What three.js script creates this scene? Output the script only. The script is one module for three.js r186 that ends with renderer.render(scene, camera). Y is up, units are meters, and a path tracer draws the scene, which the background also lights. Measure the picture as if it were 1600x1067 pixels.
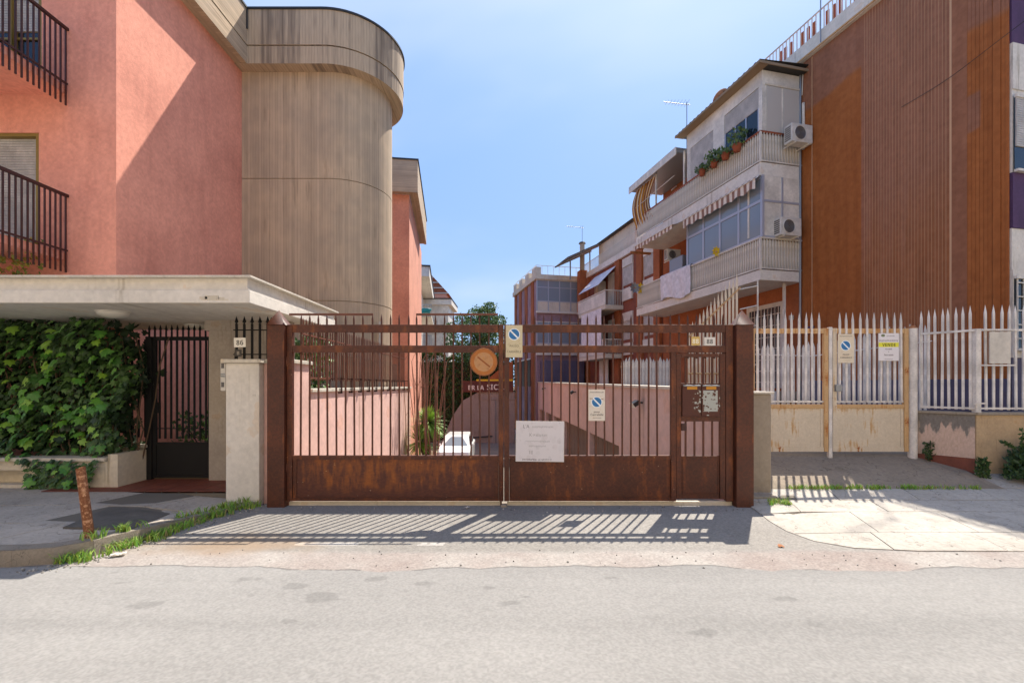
import * as THREE from 'three';
import { mergeGeometries } from 'three/addons/utils/BufferGeometryUtils.js';
import { RoundedBoxGeometry } from 'three/addons/geometries/RoundedBoxGeometry.js';

// ---------------------------------------------------------------- camera, sky, sun, exposure
const scene = new THREE.Scene();
const EYE = 1.72, F = 720;                        // eye height in metres, focal length on a 1600 wide picture
const camera = new THREE.PerspectiveCamera(2 * Math.atan(601 / F) * 180 / Math.PI, 1600 / 1202, 0.1, 900);
camera.position.set(0, EYE, 0);
camera.lookAt(0, EYE, -10);
camera.setViewOffset(1600, 1202, 0, 0, 1600, 1067); // rising lens: verticals stay vertical
camera.updateProjectionMatrix();
const EXPOSURE = 3.1;
const sunDir = new THREE.Vector3(0.325, 1, -0.575).normalize();
const sun = new THREE.DirectionalLight(new THREE.Color(1, 0.93, 0.82), 2.8);
sun.position.copy(sunDir).multiplyScalar(60);
sun.target.position.set(0, 0, -10);
sun.position.add(sun.target.position);
sun.castShadow = true;
sun.shadow.mapSize.set(4096, 4096);
Object.assign(sun.shadow.camera, { left: -40, right: 40, top: 45, bottom: -45, near: 1, far: 160 });
scene.add(sun, sun.target);

// ---------------------------------------------------------------- numbers
function rng(seed) { let a = seed >>> 0; return () => { a = (a + 0x6D2B79F5) | 0; let t = Math.imul(a ^ (a >>> 15), 1 | a); t = (t + Math.imul(t ^ (t >>> 7), 61 | t)) ^ t; return ((t ^ (t >>> 14)) >>> 0) / 4294967296; }; }
const clamp = (v, a = 0, b = 1) => Math.min(b, Math.max(a, v));
const mix = (a, b, t) => a + (b - a) * t;
const step = (a, b, v) => { const t = clamp((v - a) / (b - a)); return t * t * (3 - 2 * t); };
function hash(x, y, s) { let h = Math.imul(x, 374761393) + Math.imul(y, 668265263) + Math.imul(s, 1274126177); h = Math.imul(h ^ (h >>> 13), 1274126177); return ((h ^ (h >>> 16)) >>> 0) / 4294967296; }
function vn(x, y, px, py, s) {                    // tileable value noise
  const ix = Math.floor(x), iy = Math.floor(y); let fx = x - ix, fy = y - iy;
  fx = fx * fx * (3 - 2 * fx); fy = fy * fy * (3 - 2 * fy);
  const x0 = ((ix % px) + px) % px, x1 = (x0 + 1) % px, y0 = ((iy % py) + py) % py, y1 = (y0 + 1) % py;
  return mix(mix(hash(x0, y0, s), hash(x1, y0, s), fx), mix(hash(x0, y1, s), hash(x1, y1, s), fx), fy);
}
function fbm(u, v, bx_, by_, oct, s) { let a = 0, w = 0.5, t = 0; for (let i = 0; i < oct; i++) { a += w * vn(u * bx_, v * by_, bx_, by_, s + i); t += w; w *= 0.55; bx_ *= 2; by_ *= 2; } return a / t; }

// the sky: clear spring air, paler low down and toward the sun, with thin high veils
{
  const w = 768, h = 384, d = new Float32Array(w * h * 4), dir = new THREE.Vector3();
  for (let j = 0; j < h; j++) for (let i = 0; i < w; i++) {
    const el = ((j + 0.5) / h - 0.5) * Math.PI, az = ((i + 0.5) / w - 0.5) * 2 * Math.PI;
    dir.set(Math.cos(el) * Math.cos(az), Math.sin(el), Math.cos(el) * Math.sin(az));
    const e = clamp(Math.sin(Math.max(el, 0))), hz = Math.exp(-e * 3.2);
    const ang = Math.acos(clamp(dir.dot(sunDir), -1, 1));
    const glow = 1.5 * Math.exp(-ang / 0.33) + 0.5 * Math.exp(-ang / 0.12);
    let c = [mix(0.15, 0.54, hz), mix(0.37, 0.77, hz), mix(0.90, 1.08, hz)];
    c = c.map((v, k) => v + glow * [0.62, 0.58, 0.5][k]);
    const px = dir.x / (e + 0.25), pz = dir.z / (e + 0.25);
    let cl = fbm(px * 0.05 + pz * 0.03 + 0.5, pz * 0.13 - px * 0.05 + 0.3, 8, 8, 6, 91);
    cl = step(0.38, 0.72, cl) * step(0.03, 0.25, e) * 0.7;
    c = c.map((v, k) => mix(v, [0.86, 0.93, 1.02][k], cl));
    const o = (j * w + i) * 4; d[o] = c[0] * 0.345; d[o + 1] = c[1] * 0.345; d[o + 2] = c[2] * 0.345; d[o + 3] = 1;
  }
  const t = new THREE.DataTexture(d, w, h, THREE.RGBAFormat, THREE.FloatType);
  t.mapping = THREE.EquirectangularReflectionMapping; t.magFilter = t.minFilter = THREE.LinearFilter; t.needsUpdate = true;
  scene.background = t; scene.environment = t;
}
const renderer = new THREE.WebGLRenderer({ antialias: true });
renderer.toneMapping = THREE.LinearToneMapping;
renderer.toneMappingExposure = EXPOSURE;
renderer.shadowMap.enabled = true;
renderer.setSize(1024, 682);

// ---------------------------------------------------------------- textures and materials
function tex(w, h, fn, srgb = true) {
  const d = new Uint8Array(w * h * 4);
  for (let y = 0; y < h; y++) for (let x = 0; x < w; x++) {
    const c = fn((x + 0.5) / w, (y + 0.5) / h), o = (y * w + x) * 4;
    d[o] = clamp(c[0]) * 255; d[o + 1] = clamp(c[1]) * 255; d[o + 2] = clamp(c[2]) * 255; d[o + 3] = 255;
  }
  const t = new THREE.DataTexture(d, w, h); t.wrapS = t.wrapT = THREE.RepeatWrapping; t.magFilter = THREE.LinearFilter; t.minFilter = THREE.LinearMipmapLinearFilter; t.generateMipmaps = true;
  if (srgb) t.colorSpace = THREE.SRGBColorSpace; t.needsUpdate = true; return t;
}
const sized = (t, m, m2 = m) => { const c = t.clone(); c.repeat.set(1 / m, 1 / m2); c.needsUpdate = true; return c; };
const g3 = v => [v, v, v];
const T = {};
T.mottle = tex(1024, 1024, (u, v) => { const a = fbm(u, v, 4, 4, 4, 1), b = fbm(u, v, 48, 48, 3, 7), r = fbm(u, v, 12, 3, 3, 11); return g3(0.86 + (a - 0.5) * 0.26 + (b - 0.5) * 0.12 + (r - 0.5) * 0.06); });
T.grain = tex(512, 512, (u, v) => g3(0.5 + (fbm(u, v, 64, 64, 3, 21) - 0.5) * 1.1), false);
T.pinkplaster = tex(1024, 1024, (u, v) => {
  const a = fbm(u, v, 3, 3, 4, 31), b = fbm(u, v, 64, 64, 3, 33), s = fbm(u, v, 20, 2, 4, 35), k = step(0.62, 0.8, fbm(u, v, 5, 5, 5, 38));
  const t = (a - 0.5) * 0.16 + (b - 0.5) * 0.11 + (s - 0.5) * 0.07;
  return [0.93 + t - k * 0.03, 0.92 + t * 1.2 - k * 0.05, 0.92 + t * 1.2 - k * 0.05];
});
T.drips = tex(1024, 1024, (u, v) => {             // painted render with runs of dirt and bare patches
  const a = fbm(u, v, 5, 5, 5, 41), b = fbm(u, v, 50, 50, 3, 43), s = fbm(u, v, 40, 3, 4, 45), d = step(0.55, 0.8, s) * step(0.4, 0.7, fbm(u, v, 6, 3, 3, 46)), p = step(0.66, 0.7, a + (b - 0.5) * 0.1);
  const t = (a - 0.5) * 0.14 + (b - 0.5) * 0.10;
  return [0.92 + t - d * 0.15 - p * 0.03, 0.91 + t - d * 0.165 - p * 0.06, 0.90 + t - d * 0.19 - p * 0.09];
});
T.boards = tex(1024, 1024, (u, v) => {            // board-marked concrete, boards 9 cm wide on 3 m
  const n = 40, k = Math.floor(u * n), f = u * n - k, tone = (hash(k, Math.floor(v * 1 + hash(k, 3, 5)) % 1, 51) - 0.5) * 0.07;
  const g = fbm(u, v, 128, 6, 3, 53), st = fbm(u, v, 24, 3, 4, 55), a = fbm(u, v, 4, 4, 4, 57), j = Math.min(f, 1 - f) < 0.06 ? 0.10 : 0;
  const t = tone + (g - 0.5) * 0.06 + (a - 0.5) * 0.2 - step(0.54, 0.82, st) * 0.17 * step(0.3, 0.7, a) - j * (0.4 + hash(k, 9, 4)), w = (a - 0.5) * 0.1;
  return [0.86 + t + w * 0.3, 0.85 + t, 0.84 + t - w * 0.5];
});
T.boardsbump = tex(512, 512, (u, v) => { const n = 40, f = (u * n) % 1, k = Math.floor(u * n); return g3(0.55 + (hash(k, 1, 3) - 0.5) * 0.4 + (fbm(u, v, 128, 8, 2, 53) - 0.5) * 0.3 - (Math.min(f, 1 - f) < 0.07 ? 0.4 : 0)); }, false);
T.rust = tex(1024, 1024, (u, v) => {              // brown gate paint, chalky and rusting
  const a = fbm(u, v, 4, 4, 5, 61), s = fbm(u, v, 18, 3, 4, 63), b = fbm(u, v, 64, 64, 3, 65), r = step(0.5, 0.72, s * 0.6 + a * 0.4), c = step(0.86, 0.88, fbm(u, v, 40, 30, 3, 67));
  const t = (b - 0.5) * 0.14 + (a - 0.5) * 0.12;
  return [0.315 + t + r * 0.12 + c * 0.35, 0.142 + t * 0.6 + r * 0.075 + c * 0.4, 0.06 + t * 0.35 + r * 0.005 + c * 0.4];
});
T.rustglare = tex(1024, 512, (u, v) => {          // the sheet at the foot of the gate: rust, with amber glare painted in
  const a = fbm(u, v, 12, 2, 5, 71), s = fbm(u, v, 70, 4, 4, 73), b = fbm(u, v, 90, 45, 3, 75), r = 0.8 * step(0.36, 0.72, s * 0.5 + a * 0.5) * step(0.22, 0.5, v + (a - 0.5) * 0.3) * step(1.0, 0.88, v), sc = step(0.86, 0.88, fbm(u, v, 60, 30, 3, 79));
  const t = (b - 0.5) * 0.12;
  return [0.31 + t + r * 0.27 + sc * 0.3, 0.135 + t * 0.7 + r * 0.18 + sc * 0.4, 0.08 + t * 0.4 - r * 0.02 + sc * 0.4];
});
T.rustwhite = tex(1024, 1024, (u, v) => {         // cream paint with rust runs
  const a = fbm(u, v, 5, 5, 5, 81), s = fbm(u, v, 48, 4, 4, 83), b = fbm(u, v, 64, 64, 3, 85), r = step(0.52, 0.74, s * 0.5 + a * 0.5), k = step(0.66, 0.74, a * 0.6 + b * 0.4), t = (b - 0.5) * 0.08 + (a - 0.5) * 0.08;
  return [0.82 + t - r * 0.10 - k * 0.2, 0.76 + t - r * 0.20 - k * 0.34, 0.67 + t - r * 0.30 - k * 0.4];
});
T.pave = tex(1024, 1024, (u, v) => {              // worn concrete paving with hair cracks
  const a = fbm(u, v, 4, 4, 5, 101), b = fbm(u, v, 90, 90, 3, 103), n = fbm(u, v, 7, 7, 4, 105), cr = Math.abs(n - 0.5) < 0.005 || Math.abs(fbm(u, v, 5, 5, 5, 108) - 0.47) < 0.003 ? 1 : 0, st = step(0.62, 0.75, fbm(u, v, 9, 9, 5, 107));
  const t = (a - 0.5) * 0.2 + (b - 0.5) * 0.14 - cr * 0.16 - st * 0.06; return [0.87 + t, 0.855 + t, 0.83 + t];
});
const road2 = (() => {                            // the carriageway and drive apron, laid out in metres: x -9..9, z -6.8..-0.8
  const w = 2048, h = 1024, R = rng(5), spots = [];
  const put = (x, z, rx, rz, k) => spots.push([x, z, rx, rz, k]);
  for (const [x, z, rx, rz] of [[-2.3, 4.07, 0.13, 0.06], [-1.55, 3.72, 0.10, 0.07], [-1.85, 3.95, 0.08, 0.04], [-1.2, 4.08, 0.08, 0.04], [-0.75, 4.0, 0.10, 0.04], [-2.85, 3.6, 0.12, 0.05], [-0.02, 3.64, 0.11, 0.07], [0.1, 3.74, 0.06, 0.03], [-1.6, 3.35, 0.06, 0.03], [-0.2, 3.9, 0.05, 0.03], [-3.4, 4.0, 0.1, 0.04], [0.9, 4.1, 0.08, 0.03], [1.3, 3.2, 0.1, 0.04], [2.2, 3.7, 0.09, 0.03]]) put(x, z, rx, rz, 0.9);
  for (let i = 0; i < 60; i++) put((R() - 0.5) * 16, 1 + R() * 4, 0.02 + R() * 0.05, 0.015 + R() * 0.03, 0.5);
  return tex(w, h, (u, v) => {
    const x = u * 18 - 9, z = 0.8 + v * 6;        // z is metres in front of the lens
    const a = fbm(u, v, 12, 4, 5, 111), b = vn(u * 1500, v * 500, 1500, 500, 113) * 0.8 + vn(u * 600, v * 200, 600, 200, 114) * 0.2, c = fbm(u, v, 30, 10, 4, 115), lane = fbm(u, v, 3, 24, 3, 117);
    let r = 0.505 + (a - 0.5) * 0.06 + (b - 0.5) * 0.09 + (lane - 0.5) * 0.05, g = r * 0.98, bl = r * 0.955;
    const edge = 4.32 + (c - 0.5) * 0.22 + 0.03 * Math.sin(x * 1.3), lip = 4.78 + (a - 0.5) * 0.25;
    const strip = step(edge - 0.015, edge + 0.015, z) * step(lip + 0.12, lip - 0.1, z);
    r = mix(r, 0.56 + (b - 0.5) * 0.14 + (c - 0.5) * 0.12, strip); g = mix(g, 0.525 + (b - 0.5) * 0.14 + (c - 0.5) * 0.16, strip); bl = mix(bl, 0.50 + (b - 0.5) * 0.13 + (c - 0.5) * 0.16, strip);
    const ap = step(lip - 0.05, lip + 0.08, z);   // the patched apron
    r = mix(r, 0.52 + (b - 0.5) * 0.15 + (a - 0.5) * 0.14, ap); g = mix(g, 0.50 + (b - 0.5) * 0.15 + (a - 0.5) * 0.14, ap); bl = mix(bl, 0.475 + (b - 0.5) * 0.14 + (a - 0.5) * 0.14, ap);
    const earth = step(1.05, 0.15, Math.hypot((x + 3.1) / 1.5, (z - 4.95) / 0.42) + (c - 0.5) * 1.2) ; // trodden earth by the kerb
    r = mix(r, 0.54, earth * 0.75); g = mix(g, 0.45, earth * 0.75); bl = mix(bl, 0.36, earth * 0.75);
    const crack = Math.abs(z - edge) < 0.012 && c > 0.4 ? 1 : 0;
    let k = 1 - crack * 0.22;
    for (const s of spots) { const dx = (x - s[0]) / s[2], dz = (z - s[1]) / s[3]; if (dx > -2 && dx < 2 && dz > -2 && dz < 2) k -= step(1.2, 0.55, Math.hypot(dx, dz) + (c - 0.5) * 1.2 + (fbm(u, v, 160, 54, 3, 123) - 0.5) * 2.2) * 0.11 * s[4]; }
    const pale = z > 4.93 && z < 5.02 && x > -2.5 && x < -0.6 && fbm(u, v, 90, 20, 3, 121) > 0.5 ? 0.12 : 0;
    return [r * k + pale, g * k + pale, bl * k + pale];
  });
})();
T.cladding = tex(1024, 2048, (u, v) => {          // the painted strips of the flank wall: u runs 6.4 m toward the street, v 13 m up
  const z = u * 6.4 - 0.5, y = v * 13, b = fbm(u, v, 60, 120, 3, 131), s = fbm(u, v, 40, 6, 4, 133), a = fbm(u, v, 5, 8, 4, 135);
  const q = (a - 0.5) * 0.5;
  let o = 0;                                      // 1 where the wall has been repainted orange-brown
  if (z < 2.03) o = step(10.95 + q, 10.75 + q, y - (z - 2) * 0.15);
  else if (z > 4.57) o = step(9.95 + q * 0.6, 9.75 + q * 0.6, y) * (1 - step(7.55 + q, 7.65 + q, y) * step(8.5 + q, 8.4 + q, y) * step(4.86, 4.8, z));
  else if (z > 4.26) o = 0.1; else o = 0.45 * step(7.5, 4.5, y + (s - 0.5) * 3);
  const t = (b - 0.5) * 0.10 + (s - 0.5) * 0.09;
  return [mix(0.57, 0.615, o) + t, mix(0.375, 0.35, o) + t * 0.8, mix(0.27, 0.145, o) + t * 0.7];
});
T.tubs = tex(256, 256, (u, v) => g3(0.9 + (fbm(u, v, 8, 8, 4, 141) - 0.5) * 0.2));

function mat(name, o) {
  const { tex: t, size = 2, size2, bump, bs, k, ...rest } = o;
  const m = new (o.sheen || o.clearcoat || o.transmission ? THREE.MeshPhysicalMaterial : THREE.MeshStandardMaterial)({ roughness: 0.85, ...rest });
  m.name = name; if (t) m.map = sized(t, size, size2 || size);
  if (bump) { m.bumpMap = sized(bump, bs || 0.5); m.bumpScale = k || 0.002; }
  m.side = THREE.DoubleSide; return m;
}
const plain = (name, color, roughness = 0.8, more = {}) => mat(name, { color, roughness, ...more });
const m = {
  pink: mat('pink render', { color: '#f2a58d', tex: T.pinkplaster, size: 3.1, bump: T.grain, bs: 0.6, k: 0.004, roughness: 0.95 }),
  salmon: mat('salmon render', { color: '#e7a084', tex: T.pinkplaster, size: 3.7, bump: T.grain, bs: 0.6, k: 0.004, roughness: 0.95 }),
  palepink: mat('pale pink render', { color: '#f0c6bb', tex: T.drips, size: 3.3, bump: T.grain, bs: 0.5, k: 0.003, roughness: 0.95 }),
  garage: mat('dusty pink render', { color: '#dfc0b6', tex: T.drips, size: 4.3, bump: T.grain, bs: 0.5, k: 0.003, roughness: 0.95 }),
  concrete: mat('board marked concrete', { color: '#d9c1a4', tex: T.boards, size: 3, bump: T.boardsbump, bs: 3, k: 0.006, roughness: 0.95 }),
  concretecap: mat('rain streaked concrete', { color: '#d3bda2', tex: tex(1024, 512, (u, v) => { const n = 40, k = Math.floor(u * n), f = u * n - k, a = fbm(u, v, 6, 1, 4, 601), s = fbm(u, v, 44, 1, 3, 603), g = fbm(u, v, 128, 6, 2, 605), st = step(0.36, 0.74, s * 0.5 + a * 0.5), j = Math.min(f, 1 - f) < 0.07 ? 0.09 : 0, t = (g - 0.5) * 0.08 - j; return [0.88 + t - st * 0.24, 0.865 + t - st * 0.24, 0.85 + t - st * 0.225]; }), size: 3, size2: 1.5, bump: T.boardsbump, bs: 3, k: 0.006, roughness: 0.95 }),
  cement: mat('grey cement', { color: '#a89c8c', tex: T.drips, size: 1.7, bump: T.grain, bs: 0.3, k: 0.004, roughness: 0.95 }),
  white: mat('off white render', { color: '#eae4da', tex: T.drips, size: 2.6, bump: T.grain, bs: 0.5, k: 0.002, roughness: 0.9 }),
  cream: mat('cream paint', { color: '#ddd3c0', tex: T.drips, size: 2.1, bump: T.grain, bs: 0.4, k: 0.002, roughness: 0.9 }),
  greypier: mat('beige grey render', { color: '#b5aa9e', tex: T.drips, size: 1.5, bump: T.grain, bs: 0.4, k: 0.003, roughness: 0.95 }),
  brown: mat('brown gate paint', { color: '#ffffff', tex: T.rust, size: 1.3, roughness: 0.55, bump: T.grain, bs: 0.25, k: 0.0006 }),
  brownpanel: mat('rusting brown sheet with painted amber glare', { color: '#ffffff', tex: T.rustglare, size: 3.1, size2: 0.72, roughness: 0.5, bump: T.grain, bs: 0.3, k: 0.0006 }),
  brownplain: mat('brown bar paint', { color: '#7c4630', tex: T.mottle, size: 0.8, roughness: 0.6 }),
  balcony: plain('dark brown rail paint', '#3d1d16', 0.55),
  black: plain('black iron', '#0e0c0c', 0.85),
  rustwhite: mat('rusting cream paint', { color: '#ffffff', tex: T.rustwhite, size: 1.4, roughness: 0.65, bump: T.grain, bs: 0.3, k: 0.001 }),
  whitebar: mat('white fence paint', { color: '#efe7df', tex: T.mottle, size: 0.7, roughness: 0.6 }),
  ochre: mat('ochre rusted rail', { color: '#f0d2aa', tex: T.rustwhite, size: 0.9, roughness: 0.7 }),
  cladding: mat('painted cladding strips', { color: '#ffffff', roughness: 0.85, bump: T.grain, bs: 0.4, k: 0.002 }),
  joint: plain('pale joint mortar', '#c9a07c', 0.95),
  brick: mat('red brown render', { color: '#b0663c', tex: T.mottle, size: 2.4, roughness: 0.95 }),
  darkbrick: mat('maroon render', { color: '#92533f', tex: T.mottle, size: 2.4, roughness: 0.95 }),
  mauve: mat('mauve render', { color: '#a58a94', tex: T.mottle, size: 2.4, roughness: 0.95 }),
  purple: mat('purple render', { color: '#5a3f63', tex: T.mottle, size: 2.2, roughness: 0.9 }),
  bluegrey: mat('blue grey base paint', { color: '#635e74', tex: T.drips, size: 1.9, roughness: 0.9 }),
  rail: plain('white balcony rail', '#ebe2d4', 0.6, { tex: T.mottle, size: 1.1 }),
  balpanel: mat('cream balcony sheet', { color: '#e2d6c4', tex: T.drips, size: 1.2, roughness: 0.7 }),
  panel: mat('white enclosure panel', { color: '#efe6d8', tex: T.mottle, size: 2.9, roughness: 0.55 }),
  alu: plain('anodised frame', '#a9acb8', 0.4, { metalness: 0.3 }),
  gold: plain('gold anodised frame', '#8d7434', 0.45, { metalness: 0.4 }),
  shutter: mat('grey white roller shutter', { color: '#c9c2ba', tex: T.mottle, size: 0.9, roughness: 0.6 }),
  glass: plain('window glass', '#1e2630', 0.04, { metalness: 0.0 }),
  paleglass: plain('glass with sky reflection painted in', '#7f8a96', 0.12),  // pane colour stands in for the pale sky reflection and curtains behind
  frosted: plain('milky pane', '#b8b2aa', 0.3),
  acwhite: plain('air conditioner casing', '#ddd8cf', 0.45, { tex: T.tubs, size: 0.8 }),
  acdark: plain('air conditioner grille', '#5a5552', 0.5),
  terracotta: mat('terracotta', { color: '#a95a3c', tex: T.mottle, size: 0.6, roughness: 0.9 }),
  quarry: mat('quarry tile', { color: '#8a4a38', tex: T.mottle, size: 0.7, roughness: 0.6 }),
  tin: plain('dark flashing', '#3a3836', 0.5, { metalness: 0.4 }),
  steel: plain('galvanised steel', '#8d9094', 0.45, { metalness: 0.6 }),
  marble: mat('pale stone coping', { color: '#d9d2c4', tex: T.drips, size: 0.9, roughness: 0.7 }),
  pave: mat('concrete paving', { color: '#c4bfb9', tex: T.pave, size: 2.7, roughness: 0.95, bump: T.grain, bs: 0.35, k: 0.003 }),
  paveL: mat('old grey paving', { color: '#cdc4ba', tex: T.pave, size: 2.2, roughness: 0.95, bump: T.grain, bs: 0.35, k: 0.003 }),
  apron: mat('trowelled cement ramp', { color: '#9c9082', tex: T.pave, size: 3.3, roughness: 0.95, bump: T.grain, bs: 0.4, k: 0.003 }),
  jointdark: plain('dirt in joints', '#6f675c', 1),
  kerb: mat('kerb stone', { color: '#aba297', tex: T.pave, size: 1.3, roughness: 0.95, bump: T.grain, bs: 0.25, k: 0.006 }),
  soil: mat('dry garden earth', { color: '#7a6650', tex: T.mottle, size: 1.6, roughness: 1 }),
  ramp: mat('ramp concrete', { color: '#8e8880', tex: T.pave, size: 3.5, roughness: 0.95 }),
  garagedoor: mat('brown garage boards', { color: '#7f6c5e', tex: T.mottle, size: 0.8, roughness: 0.8 }),
  stone: mat('stained retaining wall', { color: '#a89a92', tex: T.drips, size: 2.6, roughness: 1 }),
  bark: mat('bark', { color: '#6a5442', tex: T.mottle, size: 0.5, roughness: 1 }),
  twig: plain('bare twig', '#9a6a55', 0.9),
  carpaint: mat('white car paint', { color: '#e8e8e6', roughness: 0.25, clearcoat: 0.6 }),
  rubber: plain('tyre rubber', '#1c1c1c', 0.9),
  tileroof: mat('orange roof tiles', { color: '#b0613e', tex: T.mottle, size: 1.2, roughness: 0.9 }),
  linen: mat('pale linen', { color: '#ebe5e9', tex: T.tubs, size: 0.9, roughness: 0.95 }),
  yellow: plain('yellow plastic', '#e0b81c', 0.5),
  teal: plain('turquoise plastic', '#2fa6b0', 0.4),
  lamp: plain('opal lamp glass', '#d8d2c6', 0.3),
  dirtyrust: mat('flaking rust', { color: '#b8784c', tex: T.mottle, size: 0.3, roughness: 0.95 }),
  flake: mat('rusty pipe with paint flakes', { color: '#ffffff', tex: tex(256, 512, (u, v) => { const a = fbm(u, v, 12, 26, 5, 501), b = fbm(u, v, 30, 40, 3, 503), k = step(0.56, 0.64, a) * 0.8, t = (b - 0.5) * 0.2; return [mix(0.50, 0.74, k) + t, mix(0.32, 0.56, k) + t, mix(0.21, 0.42, k) + t]; }), size: 0.3, size2: 0.6, roughness: 0.95 }),
  roofedge: plain('grey brown sheet edge', '#8a755c', 0.8),
  darkmetal: mat('iron cover', { color: '#6d675f', tex: T.mottle, size: 0.8, roughness: 0.8 }),
};
m.cladding.map = T.cladding;
const leafMats = ['#35651f', '#4c8a2a', '#649f30', '#8ab83c'].map((c, i) => mat('ivy leaf ' + i, { color: c, roughness: 0.5, transmission: 0.35, thickness: 0 }));
m.leaf = mat('leaf', { color: '#ffffff', roughness: 0.55, transmission: 0.25, thickness: 0 });
m.grass = mat('grass blade', { color: '#ffffff', vertexColors: true, roughness: 0.8, transmission: 0.3, thickness: 0 });

// ---------------------------------------------------------------- geometry helpers
const bx = (x0, x1, y0, y1, z0, z1) => { const g = new THREE.BoxGeometry(Math.abs(x1 - x0), Math.abs(y1 - y0), Math.abs(z1 - z0)); g.translate((x0 + x1) / 2, (y0 + y1) / 2, (z0 + z1) / 2); return g; };
const rbx = (x0, x1, y0, y1, z0, z1, r = 0.012) => { const g = new RoundedBoxGeometry(Math.abs(x1 - x0), Math.abs(y1 - y0), Math.abs(z1 - z0), 1, r); g.translate((x0 + x1) / 2, (y0 + y1) / 2, (z0 + z1) / 2); return g; };
const cyl = (r0, r1, h, x, y, z, n = 16) => { const g = new THREE.CylinderGeometry(r1, r0, h, n); g.translate(x, y + h / 2, z); return g; };
function bar(a, b, r, n = 6) { const A = new THREE.Vector3(...a), B = new THREE.Vector3(...b), L = A.distanceTo(B), g = new THREE.CylinderGeometry(r, r, L, n); g.translate(0, L / 2, 0); g.applyQuaternion(new THREE.Quaternion().setFromUnitVectors(new THREE.Vector3(0, 1, 0), B.sub(A).normalize())); g.translate(...a); return g; }
function taper(a, b, r0, r1, n = 7) { const A = new THREE.Vector3(...a), B = new THREE.Vector3(...b), L = A.distanceTo(B), g = new THREE.CylinderGeometry(r1, r0, L, n, 1); g.translate(0, L / 2, 0); g.applyQuaternion(new THREE.Quaternion().setFromUnitVectors(new THREE.Vector3(0, 1, 0), B.sub(A).normalize())); g.translate(...a); return g; }
function flat(g) { let n = g.index ? g.toNonIndexed() : g; for (const k of Object.keys(n.attributes)) if (!['position', 'normal', 'uv'].includes(k)) n.deleteAttribute(k); if (!n.attributes.normal) n.computeVertexNormals(); return n; }
function metres(g) {                               // uv in metres, by the way each face points
  const p = g.attributes.position, uv = new Float32Array(p.count * 2), a = new THREE.Vector3(), b = new THREE.Vector3(), c = new THREE.Vector3();
  for (let i = 0; i < p.count; i += 3) {
    a.fromBufferAttribute(p, i); b.fromBufferAttribute(p, i + 1); c.fromBufferAttribute(p, i + 2);
    const n = b.clone().sub(a).cross(c.clone().sub(a)), x = Math.abs(n.x), y = Math.abs(n.y), z = Math.abs(n.z);
    [a, b, c].forEach((q, k) => { const o = (i + k) * 2; if (y >= x && y >= z) { uv[o] = q.x; uv[o + 1] = -q.z; } else if (x >= z) { uv[o] = q.z; uv[o + 1] = q.y; } else { uv[o] = q.x; uv[o + 1] = q.y; } });
  }
  g.setAttribute('uv', new THREE.BufferAttribute(uv, 2)); return g;
}
const join = (list, keepUV) => { const l = (Array.isArray(list) ? list : [list]).map(flat); const g = l.length > 1 ? mergeGeometries(l) : l[0]; return keepUV ? g : metres(g); };
const used = {};
const numbered = n => { used[n] = (used[n] || 0) + 1; return used[n] > 1 ? n + '_' + String(used[n] - 1).padStart(3, '0') : n; };
function add(name, geos, material, parent, keepUV) {   // one named mesh
  const o = new THREE.Mesh(join(geos, keepUV), material); o.name = parent ? name : numbered(name); o.castShadow = o.receiveShadow = true; (parent || scene).add(o); return o;
}
function put(name, geometry, material, parent, x = 0, y = 0, z = 0, ry = 0) {   // a mesh that shares its geometry
  const o = new THREE.Mesh(geometry, material); o.name = parent ? name : numbered(name); o.castShadow = o.receiveShadow = true; o.position.set(x, y, z); o.rotation.y = ry; (parent || scene).add(o); return o;
}
function tag(o, label, category, group, kind) { o.userData.label = label; if (category) o.userData.category = category; if (group) o.userData.group = group; if (kind) o.userData.kind = kind; return o; }
function thing(name, label, category, pos = [0, 0, 0], ry = 0, group) { const o = new THREE.Group(); o.name = numbered(name); o.position.set(...pos); o.rotation.y = ry; scene.add(o); return tag(o, label, category, group); }
const setting = (o, label, category) => { o.userData.kind = 'structure'; o.userData.label = label; o.userData.category = category; return o; };
const stuff = o => { o.userData.kind = 'stuff'; return o; };
const inFrame = (B, x, y, z) => { const v = new THREE.Vector3(x, y, z).applyAxisAngle(new THREE.Vector3(0, 1, 0), B.rotation.y).add(B.position); return [v.x, v.y, v.z]; };
function walled(x0, x1, y0, y1, z0, z1, holes) {   // a wall in the xy plane with openings [x0,x1,y0,y1]
  const xs = [...new Set([x0, x1, ...holes.flatMap(h => [h[0], h[1]])])].filter(v => v >= x0 && v <= x1).sort((a, b) => a - b), ys = [...new Set([y0, y1, ...holes.flatMap(h => [h[2], h[3]])])].filter(v => v >= y0 && v <= y1).sort((a, b) => a - b), out = [];
  for (let i = 0; i + 1 < xs.length; i++) for (let j = 0; j + 1 < ys.length; j++) { const cx = (xs[i] + xs[i + 1]) / 2, cy = (ys[j] + ys[j + 1]) / 2; if (!holes.some(h => cx > h[0] && cx < h[1] && cy > h[2] && cy < h[3])) out.push(bx(xs[i], xs[i + 1], ys[j], ys[j + 1], z0, z1)); }
  return out;
}
function slats(x0, x1, y0, y1, z, pitch = 0.048, t = 0.012) { const out = [bx(x0, x1, y0, y1, z - 0.012, z - 0.004)]; for (let y = y0; y < y1 - 0.01; y += pitch) out.push(bx(x0, x1, y + 0.004, Math.min(y + pitch - 0.004, y1), z - 0.004, z + t)); return out; }
const turned = (g, ry, x = 0, y = 0, z = 0) => { g.rotateY(ry); g.translate(x, y, z); return g; };
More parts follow.
